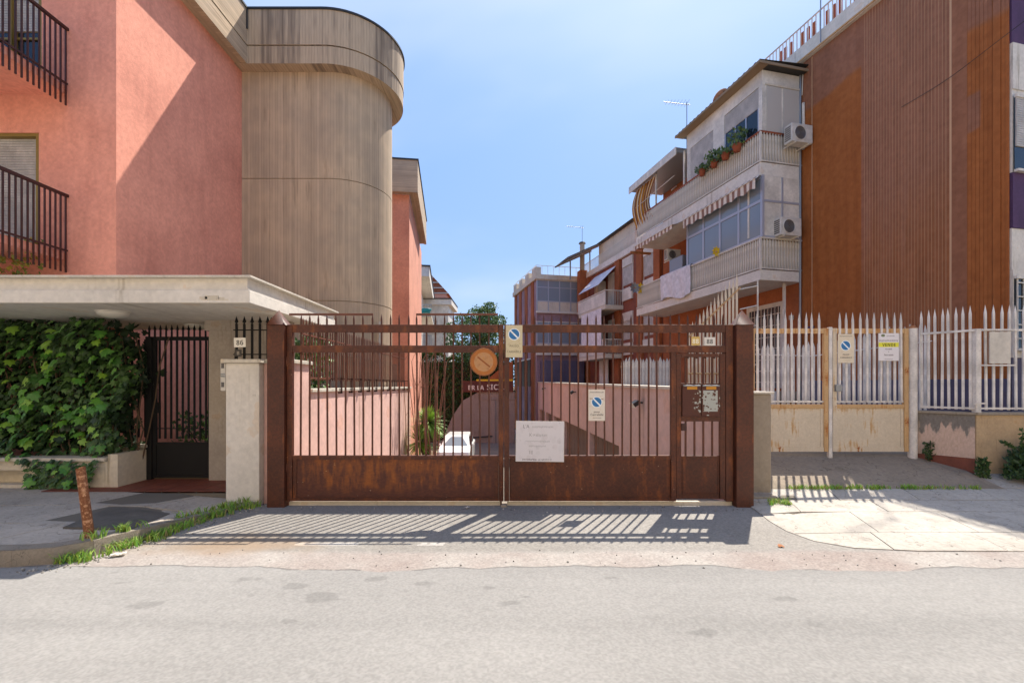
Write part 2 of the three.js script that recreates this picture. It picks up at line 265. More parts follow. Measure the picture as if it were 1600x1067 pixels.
function picket(w, d, h, tip) { const c = new THREE.ConeGeometry(w / Math.SQRT2, tip, 4); c.rotateY(Math.PI / 4); c.scale(1, 1, d / w); c.translate(0, h + tip / 2, 0); return join([bx(-w / 2, w / 2, 0, h, -d / 2, d / 2), c]); }
function slab(pts, top, thick) {                   // a plate over an outline [[x, depth]], top(x, depth) gives its height
  const v2 = pts.map(p => new THREE.Vector2(p[0], p[1])), tri = THREE.ShapeUtils.triangulateShape(v2, []), pos = [];
  const P = (i, t) => [pts[i][0], top(pts[i][0], pts[i][1]) - t, -pts[i][1]];
  for (const [a, b, c] of tri) { const A = P(a, 0), B = P(b, 0), C = P(c, 0), up = (B[2] - A[2]) * (C[0] - A[0]) - (B[0] - A[0]) * (C[2] - A[2]) > 0; pos.push(...A, ...(up ? B : C), ...(up ? C : B)); }
  const cw = THREE.ShapeUtils.area(v2) > 0;
  for (let i = 0; i < pts.length; i++) { const j = (i + 1) % pts.length, [a, b] = cw ? [i, j] : [j, i], A = P(a, 0), B = P(b, 0), C = P(b, thick), D = P(a, thick); pos.push(...A, ...D, ...B, ...B, ...D, ...C); }
  const g = new THREE.BufferGeometry(); g.setAttribute('position', new THREE.Float32BufferAttribute(pos, 3)); g.computeVertexNormals(); return g;
}
function clip(subject, cell) {                     // Sutherland-Hodgman; cell is convex and runs anticlockwise
  let out = subject;
  for (let i = 0; i < cell.length && out.length; i++) {
    const a = cell[i], b = cell[(i + 1) % cell.length], side = p => (b[0] - a[0]) * (p[1] - a[1]) - (b[1] - a[1]) * (p[0] - a[0]), inp = out; out = [];
    for (let k = 0; k < inp.length; k++) { const p = inp[k], q = inp[(k + 1) % inp.length], sp = side(p), sq = side(q); if (sp >= 0) out.push(p); if ((sp >= 0) !== (sq >= 0)) { const t = sp / (sp - sq); out.push([mix(p[0], q[0], t), mix(p[1], q[1], t)]); } }
  }
  return out.filter((p, k) => { const q = out[(k + 1) % out.length]; return Math.hypot(p[0] - q[0], p[1] - q[1]) > 1e-4; });
}
const areaOf = p => Math.abs(THREE.ShapeUtils.area(p.map(q => new THREE.Vector2(...q))));
function curveSheet(fn, nu, nv) {                  // a bent sheet, uv kept in metres by the caller
  const pos = [], uv = [];
  for (let i = 0; i < nu; i++) for (let j = 0; j < nv; j++) { const q = [[i, j], [i + 1, j], [i + 1, j + 1], [i, j], [i + 1, j + 1], [i, j + 1]]; for (const [a, b] of q) { const r = fn(a / nu, b / nv); pos.push(r[0], r[1], r[2]); uv.push(r[3] ?? a / nu, r[4] ?? b / nv); } }
  const g = new THREE.BufferGeometry(); g.setAttribute('position', new THREE.Float32BufferAttribute(pos, 3)); g.setAttribute('uv', new THREE.Float32BufferAttribute(uv, 2)); g.computeVertexNormals(); return g;
}
function ivyLeaf(s) { const sh = new THREE.Shape(); [[0, 0], [0.28, -0.14], [0.5, 0.1], [0.34, 0.34], [0.42, 0.62], [0.16, 0.6], [0, 1], [-0.16, 0.6], [-0.42, 0.62], [-0.34, 0.34], [-0.5, 0.1], [-0.28, -0.14]].forEach((p, i) => i ? sh.lineTo(p[0] * s, p[1] * s) : sh.moveTo(p[0] * s, p[1] * s)); const g = flat(new THREE.ShapeGeometry(sh)), p = g.attributes.position; for (let i = 0; i < p.count; i++) { const x = p.getX(i) / s, y = p.getY(i) / s; p.setZ(i, s * (-Math.abs(x) * 0.28 - (y - 0.4) * (y - 0.4) * 0.3)); } g.computeVertexNormals(); return g; }
function blade(s, w = 0.4) { const g = new THREE.BufferGeometry(); g.setAttribute('position', new THREE.Float32BufferAttribute([0, 0, 0, w * s, 0.5 * s, 0.1 * s, 0, s, 0, 0, 0, 0, 0, s, 0, -w * s, 0.5 * s, 0.1 * s], 3)); g.setAttribute('uv', new THREE.Float32BufferAttribute(new Array(12).fill(0.5), 2)); g.computeVertexNormals(); return g; }
function leaves(name, parent, geometry, n, place, tint, seed, material = m.leaf) {   // a mass of leaves too small to count
  const R = rng(seed), o = new THREE.InstancedMesh(geometry, material, n), q = new THREE.Object3D(), c = new THREE.Color(); o.name = parent ? name : numbered(name); o.castShadow = o.receiveShadow = true;
  for (let i = 0; i < n; i++) { const p = place(R); q.position.set(p[0], p[1], p[2]); if (p[4]) q.rotation.set(...p[4]); else q.rotation.set((R() - 0.5) * 2.4, R() * 6.28, (R() - 0.5) * 2.4); q.scale.setScalar((p[3] || 1) * (0.7 + R() * 0.6)); q.updateMatrix(); o.setMatrixAt(i, q.matrix); const t = tint(R); c.setRGB(t[0], t[1], t[2]); o.setColorAt(i, c); }
  (parent || scene).add(o); return stuff(o);
}
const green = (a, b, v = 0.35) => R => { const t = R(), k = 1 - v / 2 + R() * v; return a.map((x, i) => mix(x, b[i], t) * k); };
function print(w, h, draw) { const c = document.createElement('canvas'); c.width = w; c.height = h; const x = c.getContext('2d'); draw(x, w, h); const t = new THREE.CanvasTexture(c); t.colorSpace = THREE.SRGBColorSpace; t.needsUpdate = true; return t; }
function plate(o, w, h, texture, base, depth = 0.004, rough = 0.5) {   // a sign: thin plate with its printed face
  add('plate', new RoundedBoxGeometry(w, h, depth, 1, depth / 2.1), base, o);
  const f = new THREE.Mesh(new THREE.PlaneGeometry(w * 0.985, h * 0.985), new THREE.MeshStandardMaterial({ map: texture, roughness: rough })); f.name = 'printed_face'; f.position.z = depth / 2 + 0.0015; f.castShadow = f.receiveShadow = true; o.add(f); return o;
}
const X = (px, Z) => (px - 800) * Z / F, Y = (py, Z) => EYE + (601 - py) * Z / F;   // metres on a plane Z in front of the lens, as surveyed off the photograph

// ================================================================ SETTING
const RAMPZ = [[6.62, 0.0], [7.2, -0.06], [9, -0.45], [14, -1.75], [17, -2.4], [20, -2.45], [60, -2.45]];
const prof = (tab, z) => { for (let i = 0; i + 1 < tab.length; i++) if (z <= tab[i + 1][0]) return mix(tab[i][1], tab[i + 1][1], clamp((z - tab[i][0]) / (tab[i + 1][0] - tab[i][0]))); return tab[tab.length - 1][1]; };
{
  const g = new THREE.PlaneGeometry(1200, 1200); g.rotateX(-Math.PI / 2); g.translate(0, -2.52, -200);
  setting(add('ground', g, m.soil), 'bare ground below the houses and beyond the ramp', 'ground');
  const r = bx(-90, 90, -0.25, 0, -6.62, 60); const road = new THREE.Mesh(flat(r), plain('sun bleached asphalt', '#ffffff', 0.93));
  const p = r.index ? flat(r).attributes.position : r.attributes.position, uv = new Float32Array(p.count * 2);
  for (let i = 0; i < p.count; i++) { uv[i * 2] = (p.getX(i) + 9) / 18; uv[i * 2 + 1] = (-p.getZ(i) - 0.8) / 6; }
  road.geometry.setAttribute('uv', new THREE.BufferAttribute(uv, 2));
  const t = road2; t.wrapS = t.wrapT = THREE.MirroredRepeatWrapping; road.material.map = t;
  road.material.bumpMap = sized(T.grain, 0.03, 0.09); road.material.bumpScale = 0.0005; road.material.bumpMap.repeat.set(40, 13);
  road.name = 'road'; road.receiveShadow = true; scene.add(road); setting(road, 'sun bleached grey asphalt road and patched drive apron', 'road');
}
{ // the ramp down to the garages
  const g = curveSheet((u, v) => { const Z = 6.62 + v * 34, x = mix(-3.25, 3.6, u); return [x, prof(RAMPZ, Z), -Z, x, Z]; }, 1, 34);
  setting(add('driveway_ramp', g, m.ramp, null, true), 'grey concrete drive sloping down behind the brown gate', 'driveway');
}
setting(add('garden_ground', [bx(-16, -3.5, -2.5, 0.22, -14.5, -7.62)], m.soil), 'earth of the garden behind the entrance gate', 'ground');

const bedding = (outline, h, z0, x0) => { const out = []; for (let i = 0; i < 14; i++) for (let k = 0; k < 34; k++) { const a = z0 + i * 0.26, b = x0 + k * 0.34, s = clip(outline, [[b, a], [b + 0.34, a], [b + 0.34, a + 0.26], [b, a + 0.26]]); if (s.length > 2 && areaOf(s) > 1e-4) out.push(slab(s, (x, z) => h(x, z) - 0.014, 0.2)); } return out; };
// ---- pavement beside the entrance, its kerb stones and joints
const KERB = [[-14, 4.33], [-11, 4.33], [-9.9, 4.33], [-8.8, 4.33], [-7.7, 4.33], [-6.6, 4.33], [-5.6, 4.33], [-4.72, 4.34], [-4.4, 4.42], [-4.2, 4.62], [-4.07, 5.0], [-4.0, 5.45], [-3.9, 5.95], [-3.76, 6.4], [-3.66, 6.62]];
const hLeft = (x, z) => 0.15 - 0.12 * step(4.6, 6.5, z) * step(-5.0, -4.1, x);
{
  const inner = KERB.map((p, i) => { const a = KERB[Math.max(0, i - 1)], b = KERB[Math.min(KERB.length - 1, i + 1)], L = Math.hypot(b[0] - a[0], b[1] - a[1]); return [p[0] - (b[1] - a[1]) / L * 0.17, p[1] + (b[0] - a[0]) / L * 0.17]; });
  const pv = new THREE.Group(); pv.name = 'pavement'; scene.add(pv); setting(pv, 'grey paved footway beside the ivy with a rounded kerb', 'pavement');
  const outline = [...inner.map(p => [p[0] - 0.006, p[1] + 0.004]), [-3.66, 7.6], [-14, 7.6]];
  add('bedding', bedding(outline, hLeft, 4.2, -14), m.jointdark, pv);
  const rows = [4.3, 5.22, 6.0, 6.76, 7.65], R = rng(3);
  for (let r = 0; r + 1 < rows.length; r++) for (let c = 0; c < 9; c++) {
    const z0 = rows[r] + 0.005, z1 = rows[r + 1] - 0.005, x0 = -13.2 + c * 1.12 + (r % 2) * 0.45, x1 = x0 + 1.11, k = 0.34;
    const s = clip(outline, [[x0 + k * (z0 - 4.3), z0], [x1 + k * (z0 - 4.3), z0], [x1 + k * (z1 - 4.3), z1], [x0 + k * (z1 - 4.3), z1]]);
    if (s.length > 2 && areaOf(s) > 0.01) { const d = (R() - 0.5) * 0.005; add('paving_slab', slab(s, (x, z) => hLeft(x, z) + d, 0.06), m.paveL, pv); }
  }
  const kb = new THREE.Group(); kb.name = 'kerb'; scene.add(kb); setting(kb, 'weathered kerb curving from the road to the brown gate', 'kerb');
  for (let i = 0; i + 1 < KERB.length; i += i < 7 ? 1 : 2) {
    const j = Math.min(i + (i < 7 ? 1 : 2), KERB.length - 1), o = [], n = []; for (let k = i; k <= j; k++) { o.push(KERB[k]); n.unshift(inner[k]); }
    const cx = 0.006; o[0] = [mix(o[0][0], o[1][0], cx), mix(o[0][1], o[1][1], cx)];
    add('kerb_stone', slab([...o, ...n], (x, z) => hLeft(x, z) + 0.006 + R() * 0.004, 0.3), m.kerb, kb);
  }
}
// ---- pavement and cement ramp by the white gate
const RIGHT = [[4.5, 0.006], [4.7, 0.008], [6.6, 0.06], [7.1, 0.12], [7.7, 0.29], [8.3, 0.45], [9.5, 0.5]];
const hRight = (x, z) => mix(0.006, prof(RIGHT, z - 0.10 * step(7.4, 9.5, x)), z > 6.9 ? 1 : step(3.15, 3.9, x));
{
  const pv = new THREE.Group(); pv.name = 'pavement_right'; scene.add(pv); setting(pv, 'pale cracked concrete footway in front of the white gate', 'pavement');
  const outline = [[3.5, 7.08], [3.38, 6.7], [3.33, 6.3], [3.24, 5.8], [3.22, 5.4], [3.32, 5.06], [3.6, 4.84], [4.2, 4.75], [14, 4.7], [14, 7.7], [7.62, 7.7], [7.5, 7.12]];
  add('bedding', bedding(outline, hRight, 4.6, 3), m.jointdark, pv);
  const rows = [4.6, 5.3, 6.08, 6.62, 7.12, 7.8], R = rng(9);
  for (let r = 0; r + 1 < rows.length; r++) for (let c = 0; c < 11; c++) {
    const z0 = rows[r] + 0.005, z1 = rows[r + 1] - 0.005, x0 = 1.6 + c * 1.16 + [0, 0.1, 0.62, 0.2, 0.5][r], x1 = x0 + 1.15, k = 0.298;
    const s = clip(outline, [[x0 + k * (z0 - 4.6), z0], [x1 + k * (z0 - 4.6), z0], [x1 + k * (z1 - 4.6), z1], [x0 + k * (z1 - 4.6), z1]]);
    if (s.length > 2 && areaOf(s) > 0.01) { const d = (R() - 0.5) * 0.004; add('paving_slab', slab(s, (x, z) => hRight(x, z) + d, 0.06), m.pave, pv); }
  }
  const n = 8, ap = []; for (let i = 0; i < n; i++) { const a = 7.09 + i * 0.165, b = a + 0.165; ap.push(slab([[3.52, a], [7.58, a], [7.58, b], [3.52, b]], (x, z) => prof(RIGHT, z) + 0.004, 0.4)); }
  setting(add('cement_ramp', ap, m.apron), 'short trowelled cement slope up to the white gate', 'ramp');
  setting(add('plot_ground', [bx(3.62, 30, -2.5, 0.42, -14.5, -8.42), bx(7.62, 30, -2.5, 0.2, -8.42, -7.7)], m.apron), 'yard floor behind the white gate and fence', 'ground');
}
// ================================================================ PINK BUILDING WITH ROUND STAIR TOWER
const swap = o => { const a = o.geometry.attributes.uv; for (let i = 0; i < a.count; i++) a.setXY(i, a.getY(i), a.getX(i)); return o; };
const WX = -7.31;                                  // the flank wall
{
  const B = thing('apartment_building', 'pink rendered apartment block with a rounded concrete stair tower', 'building');
  const holes = [[-10.7, -8.74, 4.2, 6.37], [-10.7, -8.69, 7.3, 9.45]];
  add('front_wall', walled(-16, WX, 0, 10.2, -8.8, -8.5, holes), m.pink, B);
  add('flank_wall', [bx(WX - 0.3, WX, 0, 10.2, -31, -8.8)], m.pink, B);
  add('roof_slab', [bx(-16, WX - 0.02, 10.2, 11.4, -31, -8.52)], m.cement, B);
  for (const [x0, x1, y0, y1, up] of [[...holes[0], 0], [...holes[1], 1]]) {
    const w = add('window', [bx(x1 - 0.075, x1, y0, y1, -8.66, -8.52), bx(x0, x1 - 0.075, y1 - 0.06, y1, -8.66, -8.52), ...(up ? [bx(-9.33, -9.27, y0, y1 - 0.06, -8.66, -8.52)] : [])], m.gold, B);
    const sb = up ? y0 + 1.02 : y0; add('roller_shutter', slats(x0, x1 - 0.08, sb, y1 - 0.062, -8.62), m.shutter, w);
    if (up) { for (const [a, b] of [[x0, -9.335], [-9.265, x1 - 0.08]]) add('pane', bx(a, b, y0, sb - 0.01, -8.645, -8.635), m.glass, w); add('window_bar', bx(x0, x1 - 0.08, sb - 0.16, sb - 0.12, -8.63, -8.60), m.gold, w); }
  }
  // balconies: slab, hand rail, foot rail, every bar
  const barG = join(bx(-0.011, 0.011, 0, 1.42, -0.011, 0.011));
  for (const fy of [4.15, 7.22]) {
    const b = add('balcony', [bx(-14, -8.24, fy - 0.14, fy, -8.5, -7.22)], m.pink, B);
    add('hand_rail', [bx(-8.23, -8.18, fy + 1.02, fy + 1.07, -8.5, -7.18), bx(-14, -8.18, fy + 1.02, fy + 1.07, -7.18, -7.13)], m.balcony, b);
    add('foot_rail', [bx(-8.22, -8.19, fy + 0.02, fy + 0.05, -8.49, -7.2), bx(-14, -8.19, fy + 0.02, fy + 0.05, -7.17, -7.14)], m.balcony, b);
    for (let i = 0; i < 14; i++) put('rail_bar', barG, m.balcony, b, -8.205, fy - 0.37, -8.46 + i * 0.095);
    for (let i = 0; i < 30; i++) put('rail_bar', barG, m.balcony, b, -8.3 - i * 0.095, fy - 0.37, -7.155);
  }
  // concrete cornice along the flank and the front: two bands with an open joint, dark flashing on top
  for (const [y0, y1, out] of [[10.17, 10.63, 0.33], [10.655, 11.58, 0.34]]) {
    swap(add('cornice_band', [bx(WX + out - 0.14, WX + out, y0, y1, -12.12, -8.16), bx(WX + out - 0.14, WX + out, y0, y1, -31, -15.5)], m.concrete, B));
    add('cornice_band', [bx(-16, WX + out, y0, y1, -8.16, -8.02)], m.concrete, B);
  }
  add('cornice_soffit', [bx(WX - 0.01, WX + 0.19, 10.2, 10.26, -12.12, -8.16), bx(WX - 0.01, WX + 0.19, 10.2, 10.26, -31, -15.5), bx(-16, WX + 0.19, 10.2, 10.26, -8.5, -8.16)], m.concrete, B);
  add('joint_filler', [bx(WX + 0.2, WX + 0.32, 10.62, 10.66, -12.1, -8.2)], m.tin, B);
  add('flashing', [bx(WX + 0.18, WX + 0.37, 11.58, 11.63, -12.1, -8.0), bx(-16, WX + 0.18, 11.58, 11.63, -8.2, -8.0)], m.tin, B);
  // the tower
  const tower = (R, zf, y0, y1, x0 = WX + 0.001, n = 36) => {
    const cx = -4.99, cz = -13.8, path = [[x0, zf]]; for (let i = 0; i <= n; i++) { const a = Math.PI / 2 - Math.PI * i / n; path.push([cx + R * Math.cos(a), cz + R * Math.sin(a)]); } path.push([x0, 2 * cz - zf]);
    const pos = [], nor = [], uv = []; let s = 0;
    for (let i = 0; i + 1 < path.length; i++) {
      const [ax, az] = path[i], [bx_, bz] = path[i + 1], L = Math.hypot(bx_ - ax, bz - az), na = p => { const c = p[0] > cx + 1e-6 ? [(p[0] - cx) / R, (p[1] - cz) / R] : [0, p[1] > cz ? 1 : -1]; return c; }, A = na(path[i]), C = na(path[i + 1]);
      const q = [[ax, y0, az, A, s], [bx_, y0, bz, C, s + L], [bx_, y1, bz, C, s + L], [ax, y0, az, A, s], [bx_, y1, bz, C, s + L], [ax, y1, az, A, s]];
      for (const v of q) { pos.push(v[0], v[1], v[2]); nor.push(v[3][0], 0, v[3][1]); uv.push(v[4], v[1]); } s += L;
    }
    const tri = THREE.ShapeUtils.triangulateShape(path.map(p => new THREE.Vector2(...p)), []);
    for (const [y, d] of [[y1, 1], [y0, -1]]) for (const t of tri) for (const k of t) { pos.push(path[k][0], y, path[k][1]); nor.push(0, d, 0); uv.push(path[k][0], path[k][1]); }
    const g = new THREE.BufferGeometry(); g.setAttribute('position', new THREE.Float32BufferAttribute(pos, 3)); g.setAttribute('normal', new THREE.Float32BufferAttribute(nor, 3)); g.setAttribute('uv', new THREE.Float32BufferAttribute(uv, 2)); return g;
  };
  const tw = add('stair_tower', tower(1.32, -12.48, 0, 10.2), m.concrete, B, true); tw.userData.label = 'rounded stair tower of board-marked concrete';
  for (const [a, b] of [[0.2, 3.98], [4.0, 7.28], [7.3, 10.19]]) add('tower_lift', tower(1.35, -12.45, a, b), m.concrete, tw, true);
  add('tower_cap_band', tower(1.68, -12.12, 10.17, 10.63), m.concretecap, tw, true);
  add('tower_cap_band', tower(1.695, -12.105, 10.655, 11.58), m.concretecap, tw, true);
  add('tower_cap_core', tower(1.63, -12.17, 10.6, 10.7), m.tin, tw, true);
  add('flashing', tower(1.73, -12.07, 11.58, 11.63), m.tin, tw, true);
  add('downpipe', [cyl(0.022, 0.022, 0.5, WX + 0.36, 11.05, -12.07, 8)], m.tin, tw);
}
{ // the wing further down the drive
  const B = thing('apartment_wing', 'salmon rendered wing with a deep concrete cornice behind the tower', 'building', [-4.6, 0, -20.6], 7.7 * Math.PI / 180);
  add('wall', [bx(-6, 0, -2.5, 10.2, -9, 0)], m.salmon, B);
  swap(add('cornice_front', [bx(-6, 0.4, 10.17, 11.58, 0.26, 0.4)], m.concrete, B)).rotation.set(0, 0, 0);
  swap(add('cornice_flank', [bx(0.26, 0.4, 10.17, 11.58, -7.2, 0.258)], m.concrete, B));
  add('cornice_soffit', [bx(-6, 0.255, 10.2, 10.4, 0.002, 0.255), bx(0.002, 0.255, 10.2, 10.4, -7.2, 0)], m.concrete, B);
  add('flashing', [bx(-6, 0.44, 11.58, 11.64, 0.2, 0.44), bx(0.2, 0.44, 11.58, 11.64, -7.3, 0.2)], m.tin, B);
}
// ================================================================ ENTRANCE: CANOPY, PIER, WICKET, IVY
const RE = -3.36;
{
  const C = thing('entrance_canopy', 'flat white concrete canopy with peeling edge over the entrance gate', 'canopy');
  add('coping', rbx(-12, RE + 0.03, 3.085, 3.115, -8.85, -5.86, 0.006), m.marble, C);
  add('upper_band', bx(-12, RE - 0.05, 2.95, 3.085, -8.8, -5.93), m.white, C);
  add('lower_band', [rbx(-12, RE, 2.765, 2.93, -8.8, -5.89, 0.008), bx(-12, RE - 0.03, 2.92, 2.955, -8.8, -5.92)], m.white, C);
  add('peeled_patch', [bx(-3.98, -3.63, 2.80, 2.815, -5.8905, -5.888)].concat([[-4.0, -3.9, 2.815, 2.845], [-3.93, -3.75, 2.815, 2.86], [-3.76, -3.68, 2.815, 2.838]].map(q => bx(q[0], q[1], q[2], q[3], -5.8905, -5.8883))), m.cream, C);
}
const soffitLamp = (x, z, l) => { const o = thing('ceiling_lamp', l, 'lamp', [x, 2.765, z], 0, 'round lamps under the canopy'); const g = new THREE.SphereGeometry(0.19, 20, 8, 0, 6.2832, 0, Math.PI / 2); g.scale(1, 0.38, 1); g.rotateX(Math.PI); g.translate(0, -0.02, 0); add('diffuser', g, m.lamp, o); add('base_ring', cyl(0.2, 0.2, 0.022, 0, -0.022, 0, 24), m.acwhite, o); };
soffitLamp(-5.72, -6.6, 'round opal lamp under the canopy edge above the ivy');
soffitLamp(-5.5, -8.05, 'round opal lamp under the canopy beyond the black gate');
{
  const P = thing('gate_pier', 'beige grey render pier between the black gate and white pillar', 'pier');
  add('pier_wall', [bx(-4.94, -3.64, 0.02, 2.6, -7.72, -7.5)], m.greypier, P); add('pier_head', bx(-5.0, -3.66, 2.6, 2.764, -7.74, -7.48), m.greypier, P);
}
{
  const P = thing('entrance_pillar', 'white rendered pillar with a stone coping beside the brown gate', 'pillar');
  add('shaft', [rbx(-4.107, -3.625, -0.02, 2.03, -7.26, -6.6, 0.012)], m.white, P); add('coping', rbx(-4.16, -3.59, 2.03, 2.085, -7.3, -6.56, 0.008), m.marble, P);
  add('label_plate', bx(-3.72, -3.675, 1.55, 1.585, -6.6, -6.596), m.panel, P);
}
{
  const P = thing('retaining_wall', 'pink rendered retaining wall beside the sloping drive', 'wall');
  add('wall_face', [bx(-3.5, -3.2, -2.55, 1.6, -14.5, -7.28)], m.palepink, P); add('end_pier', bx(-3.62, -3.2, -2.5, 2.03, -7.278, -6.72), m.palepink, P);
  for (let i = 0; i < 9; i++) add('coping_stone', rbx(-3.54, -3.16, 1.6, 1.655, -7.3 - (i + 1) * 0.8 + 0.006, -7.3 - i * 0.8, 0.006), m.marble, P);
  add('pier_coping', rbx(-3.588, -3.16, 2.03, 2.085, -7.3, -6.68, 0.008), m.marble, P);
}
{ // garden railing on the retaining wall
  const f = thing('garden_railing', 'brown railing with points on top of the pink retaining wall', 'railing'); const g = picket(0.018, 0.018, 0.95, 0.06), z1 = -14.4;
  add('rail', [bx(-3.37, -3.34, 2.52, 2.545, z1, -7.34), bx(-3.37, -3.34, 1.82, 1.845, z1, -7.34)], m.brownplain, f);
  for (let i = 0; i < 64; i++) put('bar', g, m.brownplain, f, -3.355, 1.79, -7.4 - i * 0.11);
  for (let i = 0; i < 11; i++) add('bracket', [bx(-3.365, -3.345, 1.62, 1.83, -8.5 - i * 0.55, -8.47 - i * 0.55), bx(-3.36, -3.13, 1.56, 1.59, -8.5 - i * 0.55, -8.47 - i * 0.55), bx(-3.15, -3.13, 1.56, 1.84, -8.5 - i * 0.55, -8.47 - i * 0.55), bx(-3.36, -3.13, 1.82, 1.84, -8.5 - i * 0.55, -8.47 - i * 0.55)], m.balcony, f);
  const dp = add('downpipe', cyl(0.05, 0.05, 3.3, -3.72, 0.2, -13.0, 12), m.marble); tag(dp, 'white downpipe standing behind the garden railing', 'pipe');
  for (let i = 0; i < 3; i++) { const o = thing('reed_screen', ['brown reed screen behind the railing next to the white downpipe', 'brown reed screen behind the railing in the middle of the garden', 'brown reed screen behind the far end of the garden railing'][i], 'screen', [-3.75, 0.22, [-10.2, -11.6, -13.9][i]], 0, 'reed screens behind the garden railing'); for (let k = 0; k < 13; k++) put('reed', reedG(), m.bark, o, 0, 0, -k * 0.085, 0); }
}
function reedG() { return reedG.g || (reedG.g = join(bx(-0.01, 0.01, 0, 2.15, -0.036, 0.036))); }
{ // the black spear railing on the pillar
  const f = thing('spear_railing', 'black iron railing with spear points above the white pillar', 'railing'); const g = join([bx(-0.013, 0.013, 0, 0.52, -0.013, 0.013), (() => { const c = new THREE.ConeGeometry(0.03, 0.09, 4); c.translate(0, 0.59, 0); return c; })(), (() => { const c = new THREE.ConeGeometry(0.03, 0.03, 4); c.rotateX(Math.PI); c.translate(0, 0.53, 0); return c; })()]);
  for (let i = 0; i < 5; i++) put('spear_bar', g, m.black, f, -4.07 + i * 0.115, 2.1, -6.8); for (let i = 1; i < 5; i++) put('spear_bar', g, m.black, f, -3.61, 2.1, -6.8 - i * 0.1);
  add('rail', [bx(-4.12, -3.6, 2.16, 2.175, -6.82, -6.80), bx(-4.12, -3.6, 2.52, 2.535, -6.82, -6.80), bx(-3.62, -3.6, 2.52, 2.535, -7.24, -6.82), bx(-3.62, -3.6, 2.16, 2.175, -7.24, -6.82), bx(-4.1, -4.08, 2.03, 2.2, -6.815, -6.795)], m.black, f);
}
const textSign = (name, label, w, h, pos, draw, base, group, rz = 0) => { const o = thing(name, label, 'sign', pos, 0, group); plate(o, w, h, print(Math.round(w * 1100), Math.round(h * 1100), draw), base); o.rotation.z = rz; return o; };
const num = (t, ink, bg) => (x, w, h) => { x.fillStyle = bg; x.fillRect(0, 0, w, h); x.fillStyle = ink; x.font = 'bold ' + Math.round(h * 0.72) + 'px sans-serif'; x.textAlign = 'center'; x.textBaseline = 'middle'; x.fillText(t, w / 2, h / 2 + h * 0.03); };
textSign('house_number', 'white house number plate 86 on the black spear railing', 0.175, 0.14, [-4.0, 2.34, -6.765], num('86', '#4c4a48', '#ece8e0'), m.panel, null, 0.02);
textSign('letter_plate', 'small dark plate with the letter B below number 86', 0.1, 0.1, [-4.03, 2.185, -6.772], num('B', '#9a9288', '#3a3431'), m.black);
{ const o = thing('intercom', 'pale intercom panel with dark grilles on the white pillar', 'intercom', [-4.14, 1.86, -6.66]); add('casing', rbx(-0.045, 0.03, -0.23, 0.23, -0.08, 0.06, 0.01), m.panel, o); for (const y of [0.13, -0.14]) add('grille', bx(-0.028, 0.012, y - 0.035, y + 0.035, 0.058, 0.064), m.acdark, o); for (let i = 0; i < 4; i++) for (let k = 0; k < 2; k++) add('call_button', rbx(-0.036 + i * 0.016, -0.024 + i * 0.016, -0.03 + k * 0.03, -0.01 + k * 0.03, 0.058, 0.066, 0.002), m.steel, o); }
{ // black wicket gate
  const g = thing('entrance_gate', 'black iron gate with spear points under the canopy', 'gate', [-5.95, 0.13, -7.6]);
  add('gate_post', rbx(-0.07, 0.03, 0.02, 2.38, -0.05, 0.05, 0.006), m.black, g);
  add('frame', [bx(0.035, 0.085, 0.06, 2.38, -0.02, 0.02), bx(0.94, 0.985, 0.06, 2.38, -0.02, 0.02), bx(0.087, 0.938, 2.32, 2.38, -0.02, 0.02), bx(0.087, 0.938, 0.6, 0.64, -0.02, 0.02), bx(0.087, 0.938, 0.06, 0.1, -0.02, 0.02), bx(0.087, 0.938, 0.86, 0.875, -0.015, 0.015)], m.black, g);
  add('foot_panel', rbx(0.087, 0.938, 0.1, 0.6, -0.008, 0.008, 0.004), m.black, g); add('lock_box', rbx(0.0, 0.13, 1.12, 1.3, -0.035, 0.035, 0.006), m.black, g);
  const bg = join(bx(-0.012, 0.012, 0, 1.62, -0.012, 0.012)), tip = join([bx(-0.01, 0.01, 0, 0.13, -0.01, 0.01), (() => { const c = new THREE.ConeGeometry(0.028, 0.09, 4); c.translate(0, 0.17, 0); return c; })()]);
  for (let i = 0; i < 9; i++) put('bar', bg, m.black, g, 0.13 + i * 0.096, 0.7, 0); for (let i = 0; i < 12; i++) put('spear_point', tip, m.black, g, -0.04 + i * 0.093, 2.37, 0);
  for (let i = 0; i < 5; i++) put('bar', bg, m.black, g, -0.12 - i * 0.11, 0.72, -0.02);
}
{ const st = thing('entrance_step', 'red quarry tiled step in front of the black gate', 'step'); add('step_base', bx(-6.9, -4.12, -0.05, 0.155, -7.62, -6.74), m.jointdark, st); for (let i = 0; i < 11; i++) for (let k = 0; k < 3; k++) add('tile', rbx(-6.9 + i * 0.253, -6.652 + i * 0.253, 0.13, 0.163, -7.03 - k * 0.295, -6.735 - k * 0.295 - 0.005, 0.004), m.quarry, st); }
{ // low wall under the ivy
  const w = thing('planter_wall', 'low cream wall with stone coping under the ivy', 'wall');
  add('wall_face', [...walled(-14, -6.15, 0.1, 0.56, -7.2, -7.0, [[-8.3, -7.25, 0.2, 0.42], [-10, -8.6, 0.2, 0.42]]), bx(-14, -6.2, 0.1, 0.5, -7.24, -7.2)], m.cream, w);
  add('return_wall', [bx(-6.15, -6.0, 0.1, 0.66, -7.55, -7.002)], m.cream, w);
  add('end_block', bx(-6.5, -6.02, 0.1, 0.69, -7.75, -7.56), m.cream, w); add('end_coping', rbx(-6.22, -5.98, 0.69, 0.735, -7.77, -7.53, 0.006), m.marble, w);
  for (let i = 0; i < 8; i++) add('coping_stone', rbx(-14 + i * 0.98, -13.027 + i * 0.98, 0.56, 0.61, -7.24, -6.96, 0.006), m.marble, w);
}
